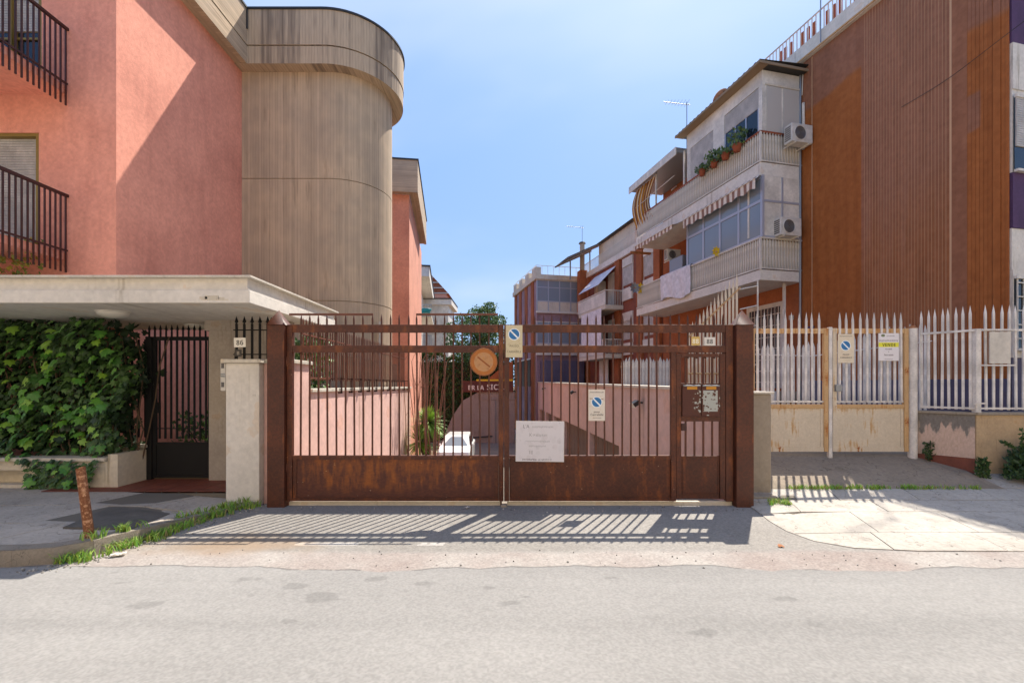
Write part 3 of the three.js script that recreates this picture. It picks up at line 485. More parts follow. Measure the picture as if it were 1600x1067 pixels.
{ // ivy
  const iv = thing('ivy_hedge', 'dense dark green ivy covering the fence beside the black gate', 'hedge'); const R = rng(77);
  const front = (x, y) => -7.08 + 0.13 * Math.sin(x * 2.1 + y) + 0.1 * Math.sin(x * 4.3 - y * 3.1) + 0.07 * Math.sin(y * 6 + x);
  const topAt = x => 2.72 - 0.05 * Math.sin(x * 5) - step(-6.4, -5.8, x) * 0.28;
  const rightAt = y => -5.98 + 0.14 * Math.sin(y * 4.2) + (y < 0.9 ? -0.1 : 0);
  const lowAt = x => 0.60 - 0.48 * step(-0.5, 0.6, Math.sin(x * 2.7 + 1.0)) * step(-6.15, -6.5, x) + 0.05 * Math.sin(x * 9);
  const spot = (R, deep) => { let x, y, t = 0; do { x = mix(-10.2, -5.75, R()); y = mix(0.1, 2.75, R()); } while ((x > rightAt(y) || y > topAt(x) || y < lowAt(x)) && t++ < 50); const low = y < 0.6; return [x, y, (low ? -6.92 : front(x, y)) - (low ? 0 : deep * R())]; };
  const face = R => [-0.25 - R() * 0.7, (R() - 0.5) * 1.3, Math.PI + (R() - 0.5) * 1.5];
  const G = ivyLeaf(0.1); G.setAttribute('uv', new THREE.BufferAttribute(new Float32Array(G.attributes.position.count * 2).fill(0.5), 2));
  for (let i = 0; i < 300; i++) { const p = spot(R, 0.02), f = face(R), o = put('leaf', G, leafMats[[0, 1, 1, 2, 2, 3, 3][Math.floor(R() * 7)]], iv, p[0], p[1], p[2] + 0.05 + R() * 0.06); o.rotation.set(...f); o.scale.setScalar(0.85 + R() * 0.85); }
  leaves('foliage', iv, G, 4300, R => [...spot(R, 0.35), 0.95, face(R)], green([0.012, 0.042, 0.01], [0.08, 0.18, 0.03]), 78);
  leaves('inner_foliage', iv, G, 3000, R => { const p = spot(R, 0.1); p[2] -= 0.25 + R() * 0.4; if (p[1] < 0.65) p[1] = 0.7 + R(); return [...p, 1.2]; }, green([0.01, 0.03, 0.008], [0.025, 0.06, 0.015]), 79);  // inner leaves tinted darker, shade of the gaps put into their colour
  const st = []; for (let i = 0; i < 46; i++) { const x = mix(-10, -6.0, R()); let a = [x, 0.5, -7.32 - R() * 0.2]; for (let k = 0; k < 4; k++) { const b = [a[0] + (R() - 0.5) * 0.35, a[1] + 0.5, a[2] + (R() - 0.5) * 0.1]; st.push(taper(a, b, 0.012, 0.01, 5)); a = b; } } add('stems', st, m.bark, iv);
}
{ const t = thing('yellow_shrub', 'sunlit yellow green shrub rising behind the canopy and ivy', 'shrub', [-9.0, 0.2, -8.1]); add('stem', [taper([0, 0, 0], [0.05, 2.6, 0], 0.03, 0.02), taper([0.05, 2.6, 0], [0.4, 3.5, 0.1], 0.02, 0.006), taper([0.05, 2.4, 0], [-0.3, 3.6, 0.1], 0.02, 0.006)], m.bark, t); leaves('foliage', t, ivyLeaf(0.07), 520, R => { const a = R() * 6.28, r = Math.sqrt(R()) * 0.62, y = 1.9 + Math.sqrt(R()) * 2.2; return [Math.cos(a) * r + 0.1, y, Math.sin(a) * r * 0.4]; }, green([0.12, 0.19, 0.03], [0.42, 0.36, 0.05]), 80); }
{ // shrubs in the garden behind the railing
  for (const [x, z, h, r, l, s] of [[-4.15, -8.3, 2.3, 0.5, 'leafy shrub in the garden just behind the pink pier', 81], [-4.2, -9.4, 2.5, 0.5, 'leafy shrub between pink pier and reed screens', 82], [-4.3, -13.6, 2.2, 0.45, 'leafy shrub at the far end of the garden railing', 83], [-5.6, -9.2, 1.0, 0.5, 'low sunlit plants seen through the black entrance gate', 84], [-6.6, -9.9, 0.9, 0.6, 'low plants at the foot of the pink flank wall', 85]]) {
    const t = thing('garden_shrub', l, 'shrub', [x, 0.2, z]); add('stem', [0, 1, 2].map(i => taper([0, 0, 0], [Math.cos(i * 2.1) * r * 0.6, h * 0.75, Math.sin(i * 2.1) * r * 0.6], 0.02, 0.006)), m.bark, t);
    leaves('foliage', t, ivyLeaf(0.09), Math.round(260 * h), R => { const a = R() * 6.28, q = Math.sqrt(R()) * r, y = h * (0.2 + R() * 0.8); return [Math.cos(a) * q, y, Math.sin(a) * q]; }, green([0.03, 0.09, 0.02], [0.14, 0.24, 0.04]), s);
  }
}
{ const q = [[-4.92, 5.04], [-4.16, 5.04], [-4.34, 5.84], [-5.12, 5.84]], gs = []; for (let i = 0; i < 4; i++) for (let k = 0; k < 5; k++) { const c = clip(q, [[-5.2 + k * 0.22, 5 + i * 0.22], [-4.98 + k * 0.22, 5 + i * 0.22], [-4.98 + k * 0.22, 5.22 + i * 0.22], [-5.2 + k * 0.22, 5.22 + i * 0.22]]); if (c.length > 2 && areaOf(c) > 1e-4) gs.push(slab(c, (x, z) => hLeft(x, z) + 0.012, 0.03)); } const o = thing('access_cover', 'dark square access cover set in the footway', 'cover'); add('cover_plate', gs, m.darkmetal, o); }
{ const o = thing('rusty_stump', 'leaning rusty pipe stump at the kerb edge', 'post', [-4.33, 0.14, -4.72]); const g = new THREE.CylinderGeometry(0.04, 0.043, 0.78, 14, 6, true); g.translate(0, 0.36, 0); const p = g.attributes.position, R = rng(4); for (let i = 0; i < p.count; i++) if (p.getY(i) > 0.7) p.setY(i, p.getY(i) - R() * 0.03); add('pipe', [g, (() => { const c = new THREE.CylinderGeometry(0.034, 0.034, 0.76, 12, 1, true); c.translate(0, 0.35, 0); return c; })()], m.flake, o); o.rotation.z = 0.13; }
// grass along the kerb
function tufts(name, label, list, seed, hh = 0.1) {
  const R = rng(seed), pos = [];
  for (const [x, z, y, n, sp] of list) for (let i = 0; i < n; i++) { const a = R() * 6.28, r = Math.sqrt(R()) * sp, bx0 = x + Math.cos(a) * r, bz = -z + Math.sin(a) * r * 0.6, h = hh * (0.4 + R()), lx = (R() - 0.5) * h * 1.5, lz = (R() - 0.5) * h * 1.5, w = 0.004 + R() * 0.003, c = Math.cos(a * 3) * w, s = Math.sin(a * 3) * w, mx = bx0 + lx * 0.35, mz = bz + lz * 0.35, my = y + h * 0.65; pos.push(bx0 - c, y, bz - s, bx0 + c, y, bz + s, mx + c, my, mz + s, bx0 - c, y, bz - s, mx + c, my, mz + s, mx - c, my, mz - s, mx - c, my, mz - s, mx + c, my, mz + s, bx0 + lx, y + h, bz + lz); }
  const g = new THREE.BufferGeometry(), col = []; for (let i = 0; i < pos.length / 27; i++) { const d = R() < 0.13, k = 0.6 + R() * 0.7, c = d ? [0.42, 0.36, 0.14] : [mix(0.18, 0.34, R()) * k, 0.44 * k, 0.06 * k]; for (let v = 0; v < 9; v++) col.push(...c); }
  g.setAttribute('position', new THREE.Float32BufferAttribute(pos, 3)); g.setAttribute('color', new THREE.Float32BufferAttribute(col, 3)); g.setAttribute('uv', new THREE.BufferAttribute(new Float32Array(pos.length / 3 * 2), 2)); g.computeVertexNormals(); const o = new THREE.Mesh(g, m.grass); o.name = numbered(name); o.castShadow = o.receiveShadow = true; scene.add(o); tag(o, label, 'grass', null, 'stuff');
}
{ const R = rng(66), list = []; for (let i = 0; i < 90; i++) { const t = Math.pow(R(), 0.8), k = 8.2 + t * 5.6, j = Math.floor(k), f = k - j, x = mix(KERB[j][0], KERB[j + 1][0], f), z = mix(KERB[j][1], KERB[j + 1][1], f), d = (R() - 0.35) * 0.2, on = R() < 0.18; list.push([x + (on ? -0.1 : 0.03 + d * 0.6), z - 0.02, on ? hLeft(x, z) : 0.0, 6 + Math.floor(R() * R() * R() * 110), 0.02 + R() * 0.1]); } tufts('grass', 'fresh green grass growing along the curved kerb', list, 6, 0.085); }
{ const R = rng(67), list = []; for (let i = 0; i < 60; i++) { const x = mix(4.2, 7.2, R()); list.push([x, 7.08 + (R() - 0.5) * 0.06, 0.12, Math.floor(60 * R() * R() * Math.exp(-Math.abs(x - 5.4) * 0.8)) + 4, 0.03 + R() * 0.06]); } for (let i = 0; i < 14; i++) list.push([3.72 + (R() - 0.5) * 0.4, 6.5 + (R() - 0.5) * 0.25, 0.04, 16, 0.05]); for (let i = 0; i < 8; i++) list.push([3.35 + R() * 0.2, 6.75 + R() * 0.15, 0.02, 14, 0.05]); tufts('grass', 'thin grass line where the cement slope meets the footway', list, 7, 0.06); }
// litter and grit
{ const R = rng(88), g = new THREE.IcosahedronGeometry(0.009, 0); g.setAttribute('uv', new THREE.BufferAttribute(new Float32Array(g.attributes.position.count * 2), 2)); const gr = leaves('grit', null, g, 420, R => { const u = R(); if (u < 0.45) { const k = 6 + R() * 8.9, j = Math.min(13, Math.floor(k)), f = k - j; return [mix(KERB[j][0], KERB[j + 1][0], f) + 0.06 + R() * 0.3 * R(), 0.004, -mix(KERB[j][1], KERB[j + 1][1], f) + 0.03 + R() * 0.2, 0.5 + R()]; } if (u < 0.75) return [mix(-3, 3.2, R()), 0.004, -6.5 + R() * R() * 0.6, 0.4 + R()]; return [mix(-5, 6, R()), 0.004, -4.3 - R() * 0.5, 0.4 + R() * 0.8]; }, R => { const k = 0.12 + R() * 0.3; return [k, k * 0.93, k * 0.84]; }, 88, plain('stone grit', '#ffffff', 0.95)); tag(gr, 'loose grit in the gutter and along the gate', 'grit'); }
{ const paper = (label, x, z, s, ry) => { const g = curveSheet((u, v) => [(u - 0.5) * s, 0.01 + 0.02 * Math.abs(Math.sin(u * 5 + v * 3)), (v - 0.5) * s * 0.6], 5, 4), o = add('paper_scrap', g, m.panel); o.position.set(x, 0.004, z); o.rotation.y = ry; tag(o, label, 'litter'); }; paper('crumpled white paper beside the kerb grass', -3.95, -4.62, 0.12, 0.4); paper('torn white scrap on the apron by the gate centre', -0.62, -6.38, 0.07, 1); const l = add('dry_leaf', ivyLeaf(0.07), m.dirtyrust); l.rotation.x = -1.45; l.position.set(2.85, 0.02, -4.86); tag(l, 'brown dry leaf lying on the apron', 'leaf'); }
// ================================================================ THE BROWN DRIVE GATE
const GZ = -6.55;
function gatePost(x, label) { const o = thing('gate_post', label, 'post', [x, 0, GZ], 0, 'brown posts of the drive gate'); add('shaft', rbx(-0.122, 0.122, -0.02, 2.56, -0.1, 0.1, 0.008), m.brown, o); const c = new THREE.ConeGeometry(0.186, 0.22, 4, 1); c.rotateY(Math.PI / 4); c.scale(1, 1, 0.85); c.translate(0, 2.67, 0); add('pointed_cap', c, m.brown, o); return o; }
gatePost(-3.315, 'brown steel gate post with pointed cap beside the white pillar');
gatePost(3.27, 'brown steel gate post with pointed cap beside the low cement pillar');
const pick = picket(0.021, 0.021, 1.94, 0.08), shortUp = picket(0.021, 0.021, 0.56, 0.08);
{
  const L = thing('gate_leaf', 'brown drive gate leaf carrying the round rusted sign', 'gate', [0, 0, GZ], 0, 'leaves of the brown drive gate');
  add('stile', rbx(-3.19, -3.115, 0.07, 2.57, -0.035, 0.035, 0.004), m.brown, L); add('stile', rbx(-0.19, -0.12, 0.07, 2.57, -0.035, 0.035, 0.004), m.brown, L);
  add('top_rail', rbx(-3.113, -0.192, 2.46, 2.57, -0.03, 0.03, 0.004), m.brown, L); add('middle_rail', rbx(-3.113, -0.192, 2.175, 2.275, -0.03, 0.03, 0.004), m.brown, L);
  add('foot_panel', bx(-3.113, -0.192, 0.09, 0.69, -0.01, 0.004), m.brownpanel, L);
  add('panel_frame', [bx(-3.113, -0.192, 0.66, 0.715, -0.028, 0.028), bx(-3.113, -0.192, 0.07, 0.115, -0.028, 0.028), bx(-3.113, -3.06, 0.117, 0.658, -0.024, 0.014), bx(-0.25, -0.192, 0.117, 0.658, -0.024, 0.014)], m.brown, L);
  add('hinge', [cyl(0.022, 0.022, 0.1, -3.195, 0.5, 0.02, 10)], m.brown, L); add('hinge', [cyl(0.022, 0.022, 0.1, -3.195, 2.0, 0.02, 10)], m.brown, L);
  for (let i = 0; i < 22; i++) put('bar', pick, m.brown, L, -3.008 + i * 0.1277, 0.71, 0).rotation.set((hash(i, 1, 9) - 0.5) * 0.008, 0, (hash(i, 2, 9) - 0.5) * 0.009);
  for (const [a, b] of [[-3.16, -1.97], [-1.36, -0.2]]) add('point_rail', rbx(a, b, 2.70, 2.73, 0.012, 0.03, 0.003), m.brownplain, L);
  add('drop_bolt', [cyl(0.012, 0.012, 0.6, -0.155, 0.02, 0.05, 8), bx(-0.18, -0.13, 0.25, 0.29, 0.036, 0.07)], m.brown, L);
}
{
  const L = thing('gate_leaf', 'brown drive gate leaf with the pedestrian door and letter boxes', 'gate', [0, 0, GZ], 0, 'leaves of the brown drive gate');
  add('stile', rbx(-0.112, -0.04, 0.07, 2.57, -0.035, 0.035, 0.004), m.brown, L); add('stile', rbx(3.03, 3.135, 0.07, 2.57, -0.035, 0.035, 0.004), m.brown, L); add('stile', rbx(2.255, 2.325, 0.07, 2.175, -0.035, 0.035, 0.004), m.brown, L);
  add('top_rail', rbx(-0.038, 3.028, 2.46, 2.57, -0.03, 0.03, 0.004), m.brown, L); add('middle_rail', rbx(-0.038, 3.028, 2.175, 2.275, -0.03, 0.03, 0.004), m.brown, L);
  add('foot_panel', bx(-0.038, 2.253, 0.09, 0.69, -0.01, 0.004), m.brown, L); add('panel_frame', [bx(-0.038, 2.253, 0.66, 0.715, -0.028, 0.028), bx(-0.038, 2.253, 0.07, 0.115, -0.028, 0.028)], m.brown, L);
  for (let i = 0; i < 17; i++) put('bar', pick, m.brown, L, 0.071 + i * 0.1247, 0.71, 0).rotation.set((hash(i, 3, 9) - 0.5) * 0.008, 0, (hash(i, 4, 9) - 0.5) * 0.009);
  for (let i = 0; i < 7; i++) put('bar', shortUp, m.brown, L, 0.071 + (17.5 + i) * 0.1247, 2.09, 0);
  const d = add('pedestrian_door', [rbx(2.329, 2.40, 0.1, 2.16, -0.028, 0.028, 0.004), rbx(2.95, 3.026, 0.1, 2.16, -0.028, 0.028, 0.004), rbx(2.402, 2.948, 2.11, 2.16, -0.028, 0.028, 0.004), rbx(2.402, 2.948, 1.28, 1.74, -0.012, 0.012, 0.004), rbx(2.402, 2.948, 0.1, 0.71, -0.014, 0.01, 0.004), bx(2.402, 2.948, 1.20, 1.279, -0.025, 0.025)], m.brown, L);
  const a = join(bx(-0.012, 0.012, 1.74, 2.11, -0.01, 0.01)), b = join(bx(-0.012, 0.012, 0.71, 1.20, -0.01, 0.01));
  for (let i = 0; i < 4; i++) { put('bar', a, m.brown, d, 2.47 + i * 0.126, 0, 0); put('bar', b, m.brown, d, 2.47 + i * 0.126, 0, 0); }
  add('door_lock', rbx(2.395, 2.47, 1.07, 1.17, 0.012, 0.05, 0.004), m.balcony, d); add('panel_moulding', [bx(2.42, 2.93, 0.17, 0.178, 0.01, 0.016), bx(2.42, 2.93, 0.66, 0.668, 0.01, 0.016), bx(2.42, 2.428, 0.178, 0.66, 0.01, 0.016), bx(2.922, 2.93, 0.178, 0.66, 0.01, 0.016)], m.brown, d);
}
{ const o = thing('threshold', 'pale worn cement threshold under the brown gate', 'threshold'); add('threshold_block', [rbx(-3.18, -0.16, -0.02, 0.055, -6.63, -6.56, 0.008), rbx(-0.07, 3.14, -0.02, 0.055, -6.63, -6.56, 0.008)], m.cream, o); add('bolt_socket', rbx(-0.158, -0.075, -0.02, 0.03, -6.6, -6.46, 0.006), m.cement, o); }
{ // mail boxes on the pedestrian door
  const face = (seed, keep) => print(128, 256, (x, w, h) => { x.fillStyle = '#512a1e'; x.fillRect(0, 0, w, h); const R = rng(seed); x.fillStyle = '#a8aaa2'; if (keep) { x.fillRect(10, 40, w - 26, h - 80); } for (let i = 0; i < 60; i++) { x.fillStyle = R() < (keep ? 0.4 : 0.35) ? '#a9aba3' : '#54301f'; const s = 3 + R() * 15; x.fillRect(keep ? R() * w : mix(w * 0.55, w, R()), h * (0.15 + R() * 0.8), s, s * (0.5 + R())); } x.fillStyle = '#c58a2c'; x.fillRect(w * 0.25, 6, w * 0.55, 26); });
  for (const [x, l, s, k] of [[2.54, 'letter box flap with its sticker torn almost away', 3, 0], [2.81, 'letter box flap with a grey half torn sticker', 5, 1]]) { const o = thing('letter_box', l, 'letter box', [x, 1.49, GZ + 0.03], 0, 'letter boxes on the brown gate'); plate(o, 0.262, 0.44, print ? face(s, k) : null, m.brown, 0.03, 0.7); add('flap', rbx(-0.12, 0.12, 0.205, 0.225, 0.0, 0.035, 0.004), m.steel, o); }
}
const noParking = (x, cx, cy, r) => { x.fillStyle = '#e9ecec'; x.beginPath(); x.arc(cx, cy, r * 1.16, 0, 7); x.fill(); x.fillStyle = '#1f6fa8'; x.beginPath(); x.arc(cx, cy, r, 0, 7); x.fill(); x.strokeStyle = '#e9ecec'; x.lineWidth = r * 0.3; x.beginPath(); x.moveTo(cx - r * 0.72, cy - r * 0.72); x.lineTo(cx + r * 0.72, cy + r * 0.72); x.stroke(); };
const grime = (x, w, h, seed, c = 'rgba(120,85,40,', n = 120) => { const R = rng(seed); for (let i = 0; i < n; i++) { x.fillStyle = c + (0.02 + R() * 0.06) + ')'; x.beginPath(); x.arc(R() * w, R() * h, 2 + R() * w * 0.06, 0, 7); x.fill(); } };
const scrawl = (x, cx, y, w, h, seed) => { const R = rng(seed); let p = cx - w / 2; while (p < cx + w / 2) { const s = h * (0.35 + R() * 0.3); x.fillRect(p, y - h / 2 + R() * h * 0.2, s * 0.5, h * (0.6 + R() * 0.3)); p += s; } };
textSign('driveway_sign', 'beige no parking plate reading PASSO CARRABILE on the gate centre', 0.237, 0.455, [-0.045 + 0.075, 2.332, GZ + 0.045], (x, w, h) => { x.fillStyle = '#cdbf9c'; x.fillRect(0, 0, w, h); noParking(x, w / 2, h * 0.28, w * 0.31); x.fillStyle = '#4b4435'; x.textAlign = 'center'; x.font = Math.round(h * 0.098) + 'px sans-serif'; x.fillText('PASSO', w / 2, h * 0.68); x.font = Math.round(h * 0.092) + 'px sans-serif'; x.fillText('CARRABILE', w / 2, h * 0.86, w * 0.94); grime(x, w, h, 21); }, m.cream);
textSign('driveway_sign', 'small white no parking plate with rust at its corners tied to the bars', 0.236, 0.445, [1.2, 1.43, GZ + 0.03], (x, w, h) => { x.fillStyle = '#dcd2c4'; x.fillRect(0, 0, w, h); noParking(x, w / 2, h * 0.4, w * 0.29); x.fillStyle = '#3a2c26'; scrawl(x, w / 2, h * 0.085, w * 0.8, h * 0.035, 3); x.textAlign = 'center'; x.font = 'bold ' + Math.round(h * 0.07) + 'px serif'; x.fillText('passo', w / 2, h * 0.74); x.font = 'bold ' + Math.round(h * 0.095) + 'px serif'; x.fillText('Carrabile', w / 2 + 4, h * 0.84, w * 0.8); scrawl(x, w / 2 + 8, h * 0.91, w * 0.5, h * 0.025, 5); x.fillStyle = '#7a4a22'; x.fillRect(w * 0.08, h * 0.28, w * 0.2, h * 0.02); x.fillRect(w * 0.76, h * 0.29, w * 0.14, h * 0.02); grime(x, w, h, 22, 'rgba(140,80,30,', 80); }, m.rustwhite);
{
  const o = thing('round_sign', 'round no waiting sign rusted orange with a diagonal bar', 'sign', [-0.4, 2.04, GZ + 0.055]);
  const d = new THREE.CylinderGeometry(0.193, 0.193, 0.012, 40); d.rotateX(Math.PI / 2); add('disc', d, m.dirtyrust, o);
  const t = print(256, 256, (x) => { x.fillStyle = '#b0692c'; x.fillRect(0, 0, 256, 256); x.fillStyle = '#b98a5e'; x.beginPath(); x.arc(128, 128, 96, 0, 7); x.fill(); x.strokeStyle = '#8a4a1e'; x.lineWidth = 15; x.beginPath(); x.moveTo(68, 78); x.lineTo(192, 178); x.stroke(); grime(x, 256, 256, 31, 'rgba(190,110,30,', 260); grime(x, 256, 256, 32, 'rgba(90,40,15,', 120); });
  const f = new THREE.Mesh(new THREE.CircleGeometry(0.18, 40), new THREE.MeshStandardMaterial({ map: t, roughness: 0.7 })); f.name = 'faded_face'; f.position.z = 0.008; o.add(f);
  add('rim', new THREE.TorusGeometry(0.187, 0.009, 8, 44), m.dirtyrust, o);
}
textSign('handwritten_board', 'white handwritten notice board tied low on the brown gate', 0.685, 0.575, [0.395, 0.92, GZ + 0.05], (x, w, h) => {
  x.fillStyle = '#d6d0d2'; x.fillRect(0, 0, w, h); x.fillStyle = 'rgba(70,66,70,0.75)'; x.font = Math.round(h * 0.12) + 'px sans-serif'; x.fillText("L'A", w * 0.14, h * 0.17); x.fillStyle = 'rgba(120,114,116,0.45)'; scrawl(x, w * 0.55, h * 0.14, w * 0.42, h * 0.06, 11); x.fillStyle = 'rgba(90,84,86,0.55)'; x.fillText('K', w * 0.27, h * 0.38); x.fillStyle = 'rgba(120,114,116,0.4)'; scrawl(x, w * 0.5, h * 0.35, w * 0.3, h * 0.07, 12); scrawl(x, w * 0.45, h * 0.5, w * 0.5, h * 0.045, 13); scrawl(x, w * 0.45, h * 0.62, w * 0.35, h * 0.05, 14); scrawl(x, w * 0.32, h * 0.78, w * 0.08, h * 0.12, 15); x.fillStyle = 'rgba(50,46,48,0.75)'; scrawl(x, w * 0.28, h * 0.955, w * 0.28, h * 0.05, 16); x.font = Math.round(h * 0.07) + 'px sans-serif'; x.fillText('LE MOTO !!', w * 0.46, h * 0.98); x.fillStyle = '#8a8686'; x.fillRect(w * 0.9, h * 0.04, 14, 4); grime(x, w, h, 24, 'rgba(120,110,110,', 60);
}, m.panel, null, -0.012);
textSign('house_number', 'yellowed house number plate 88 on the brown gate', 0.12, 0.125, [2.6, 2.338, GZ + 0.03], num('88', '#ece4cc', '#c9a85c'), m.cream);
textSign('house_number', 'pale grey house number plate 88 beside the yellowed one', 0.155, 0.12, [2.8, 2.332, GZ + 0.032], num('88', '#4a4743', '#d3cec6'), m.panel);
{ const P = thing('cement_pillar', 'low worn cement pillar between the brown and white gates', 'pillar'); add('shaft', [rbx(3.42, 3.92, -0.05, 1.58, -7.35, -6.95, 0.02)], m.cement, P); add('cap', rbx(3.4, 3.95, 1.58, 1.615, -7.38, -6.92, 0.008), m.marble, P); add('footing', rbx(3.36, 3.9, -0.05, 0.09, -7.0, -6.72, 0.03), m.cement, P); }
// ================================================================ THE WHITE GATE AND FENCE
const WZ = -8.2, wpick = picket(0.034, 0.02, 1.44, 0.15), wbar = picket(0.035, 0.02, 1.6, 0.14);
for (const [x0, x1, l, seed] of [[4.24, 5.62, 'rusting white gate leaf next to the low cement pillar', 0], [5.70, 7.045, 'rusting white gate leaf carrying the for sale board', 1]]) {
  const L = thing('white_gate_leaf', l, 'gate', [0, 0, WZ], 0, 'leaves of the white gate');
  add('stile', rbx(x0, x0 + 0.07, 0.53, 2.72, -0.03, 0.03, 0.004), seed ? m.rustwhite : m.ochre, L); add('stile', rbx(x1 - 0.075, x1, 0.53, 2.72, -0.03, 0.03, 0.004), m.ochre, L);
  add('top_rail', rbx(x0 + 0.072, x1 - 0.077, 2.63, 2.715, -0.025, 0.025, 0.004), m.ochre, L); add('middle_rail', rbx(x0 + 0.072, x1 - 0.077, 1.30, 1.37, -0.025, 0.025, 0.004), m.ochre, L); add('lower_bar_rail', rbx(x0 + 0.072, x1 - 0.077, 1.40, 1.43, -0.012, 0.012, 0.003), m.whitebar, L);
  add('foot_panel', bx(x0 + 0.072, x1 - 0.077, 0.6, 1.3, -0.01, 0.004), m.rustwhite, L); add('panel_frame', [bx(x0 + 0.072, x1 - 0.077, 0.53, 0.61, -0.022, 0.022), bx(x0 + 0.072, x0 + 0.13, 0.612, 1.298, -0.02, 0.012), bx(x1 - 0.13, x1 - 0.077, 0.612, 1.298, -0.02, 0.012)], m.rustwhite, L);
  for (let x = x0 + 0.12; x < x1 - 0.1; x += 0.1215) put('bar', wpick, m.whitebar, L, x, 1.42, 0.03).rotation.z = (hash(Math.round(x * 50), 5, 9) - 0.5) * 0.02;
  if (seed) { add('lock_case', rbx(5.72, 5.83, 1.6, 1.72, 0.03, 0.08, 0.006), m.steel, L); }
}
{ const o = thing('gate_jamb', 'white square post where the white gate leaves meet', 'post', [5.66, 0, WZ]); add('shaft', rbx(-0.032, 0.032, 0.38, 2.74, -0.03, 0.03, 0.006), m.whitebar, o); add('stop_plate', rbx(-0.05, 0.05, 0.36, 0.385, -0.06, 0.06, 0.004), m.steel, o); }
{ const o = thing('fence_post', 'stout white post at the end of the white gate', 'post', [7.135, 0.3, WZ]); add('shaft', cyl(0.072, 0.072, 2.42, 0, 0, 0, 18), m.whitebar, o); add('cap', cyl(0.075, 0.03, 0.05, 0, 2.42, 0, 18), m.dirtyrust, o); }
textSign('driveway_sign', 'cream no parking plate hanging on the white gate', 0.285, 0.515, [5.905, 2.36, WZ + 0.06], (x, w, h) => { x.fillStyle = '#dccdb4'; x.fillRect(0, 0, w, h); noParking(x, w * 0.48, h * 0.4, w * 0.28); x.fillStyle = '#4a3c33'; scrawl(x, w / 2, h * 0.075, w * 0.8, h * 0.035, 33); x.textAlign = 'center'; x.font = 'bold ' + Math.round(h * 0.075) + 'px sans-serif'; x.fillText('PASSO', w / 2, h * 0.745); x.fillText('CARRABILE', w / 2, h * 0.845, w * 0.74); x.fillStyle = '#a8925c'; scrawl(x, w * 0.53, h * 0.92, w * 0.5, h * 0.02, 34); grime(x, w, h, 25, 'rgba(150,90,40,', 60); }, m.cream);
textSign('for_sale_board', 'white and yellow for sale board reading VENDE', 0.36, 0.49, [6.66, 2.385, WZ + 0.06], (x, w, h) => { x.fillStyle = '#e2dcdd'; x.fillRect(0, 0, w, h); x.fillStyle = '#6f7a58'; x.beginPath(); x.ellipse(w * 0.22, h * 0.08, w * 0.1, h * 0.05, 0, 0, 7); x.fill(); x.fillStyle = '#6a6468'; scrawl(x, w * 0.6, h * 0.095, w * 0.4, h * 0.05, 41); x.fillStyle = '#8a7d80'; scrawl(x, w * 0.5, h * 0.27, w * 0.94, h * 0.08, 42); x.fillStyle = '#e4de3a'; x.fillRect(0, h * 0.335, w, h * 0.165); x.fillStyle = '#37340e'; x.textAlign = 'center'; x.font = 'bold ' + Math.round(h * 0.155) + 'px sans-serif'; x.fillText('VENDE', w * 0.52, h * 0.475, w * 0.84); x.fillStyle = '#4a3c42'; x.font = 'bold ' + Math.round(h * 0.085) + 'px sans-serif'; x.fillText('4 vani', w * 0.5, h * 0.605); x.fillText('+', w * 0.5, h * 0.7); x.fillText('Terrazzo', w * 0.5, h * 0.82); x.fillStyle = '#8a8084'; scrawl(x, w * 0.5, h * 0.94, w * 0.4, h * 0.03, 43); }, m.panel);
// low wall with fence, first the short splayed length, then along the street
const FA = -Math.atan2(0.60, 0.42);
function fenceRun(label, wlabel, pos, ry, len, n, pitch, off, wall) {
  const w = thing('boundary_wall', wlabel, 'wall', pos, ry); wall(w);
  const f = thing('white_fence', label, 'fence', pos, ry, 'white spiked fences on the low wall');
  add('rail', [bx(0.04, len, 2.6, 2.635, 0.012, 0.03), bx(0.04, len, 1.315, 1.345, 0.012, 0.03)], m.whitebar, f);
  for (let i = 0; i < n; i++) put('bar', wbar, m.whitebar, f, off + i * pitch, 1.3, 0).rotation.z = (hash(i, n, 9) - 0.5) * 0.022;
}
const splay = tex(256, 256, (u, v) => { const a = fbm(u, v, 4, 4, 5, 201), b = fbm(u, v, 40, 40, 3, 203), d = step(0.62, 0.68, v + (a - 0.5) * 0.45 + (fbm(u, v, 14, 3, 3, 205) - 0.5) * 0.2), t = (b - 0.5) * 0.12; return [mix(0.80, 0.50, d) + t, mix(0.69, 0.47, d) + t, mix(0.62, 0.44, d) + t]; });
splay.wrapS = splay.wrapT = THREE.MirroredRepeatWrapping;
const splayMat = mat('pink render patched with grey cement', { tex: splay, size: 0.74, size2: 1.44, roughness: 0.95, bump: T.grain, bs: 0.3, k: 0.003 }); splayMat.map.wrapS = splayMat.map.wrapT = THREE.MirroredRepeatWrapping;
fenceRun('white spiked fence on the splayed wall by the gate post', 'short splayed wall with grey cement patches above red skirting', [7.23, 0, -8.2], FA, 0.73, 8, 0.088, 0.06, w => { add('wall_face', bx(0, 0.73, 0.5, 1.22, -0.2, 0), splayMat, w); add('skirting', bx(0, 0.73, 0.0, 0.498, -0.2, 0.008), m.quarry, w); add('cap', rbx(-0.01, 0.75, 1.22, 1.262, -0.22, 0.03, 0.006), m.cement, w); });
fenceRun('white spiked fence on the ochre street wall', 'low ochre rendered wall along the footway behind the bush', [7.66, 0, -7.59], 0, 7, 56, 0.123, 0.16, w => { add('wall_face', bx(0, 7, 0.0, 1.22, -0.22, 0), mat('ochre stained render', { color: '#cdb18c', tex: T.drips, size: 1.1, roughness: 0.95, bump: T.grain, bs: 0.3, k: 0.003 }), w); add('cap', rbx(-0.01, 7, 1.22, 1.262, -0.24, 0.03, 0.006), m.cement, w); });
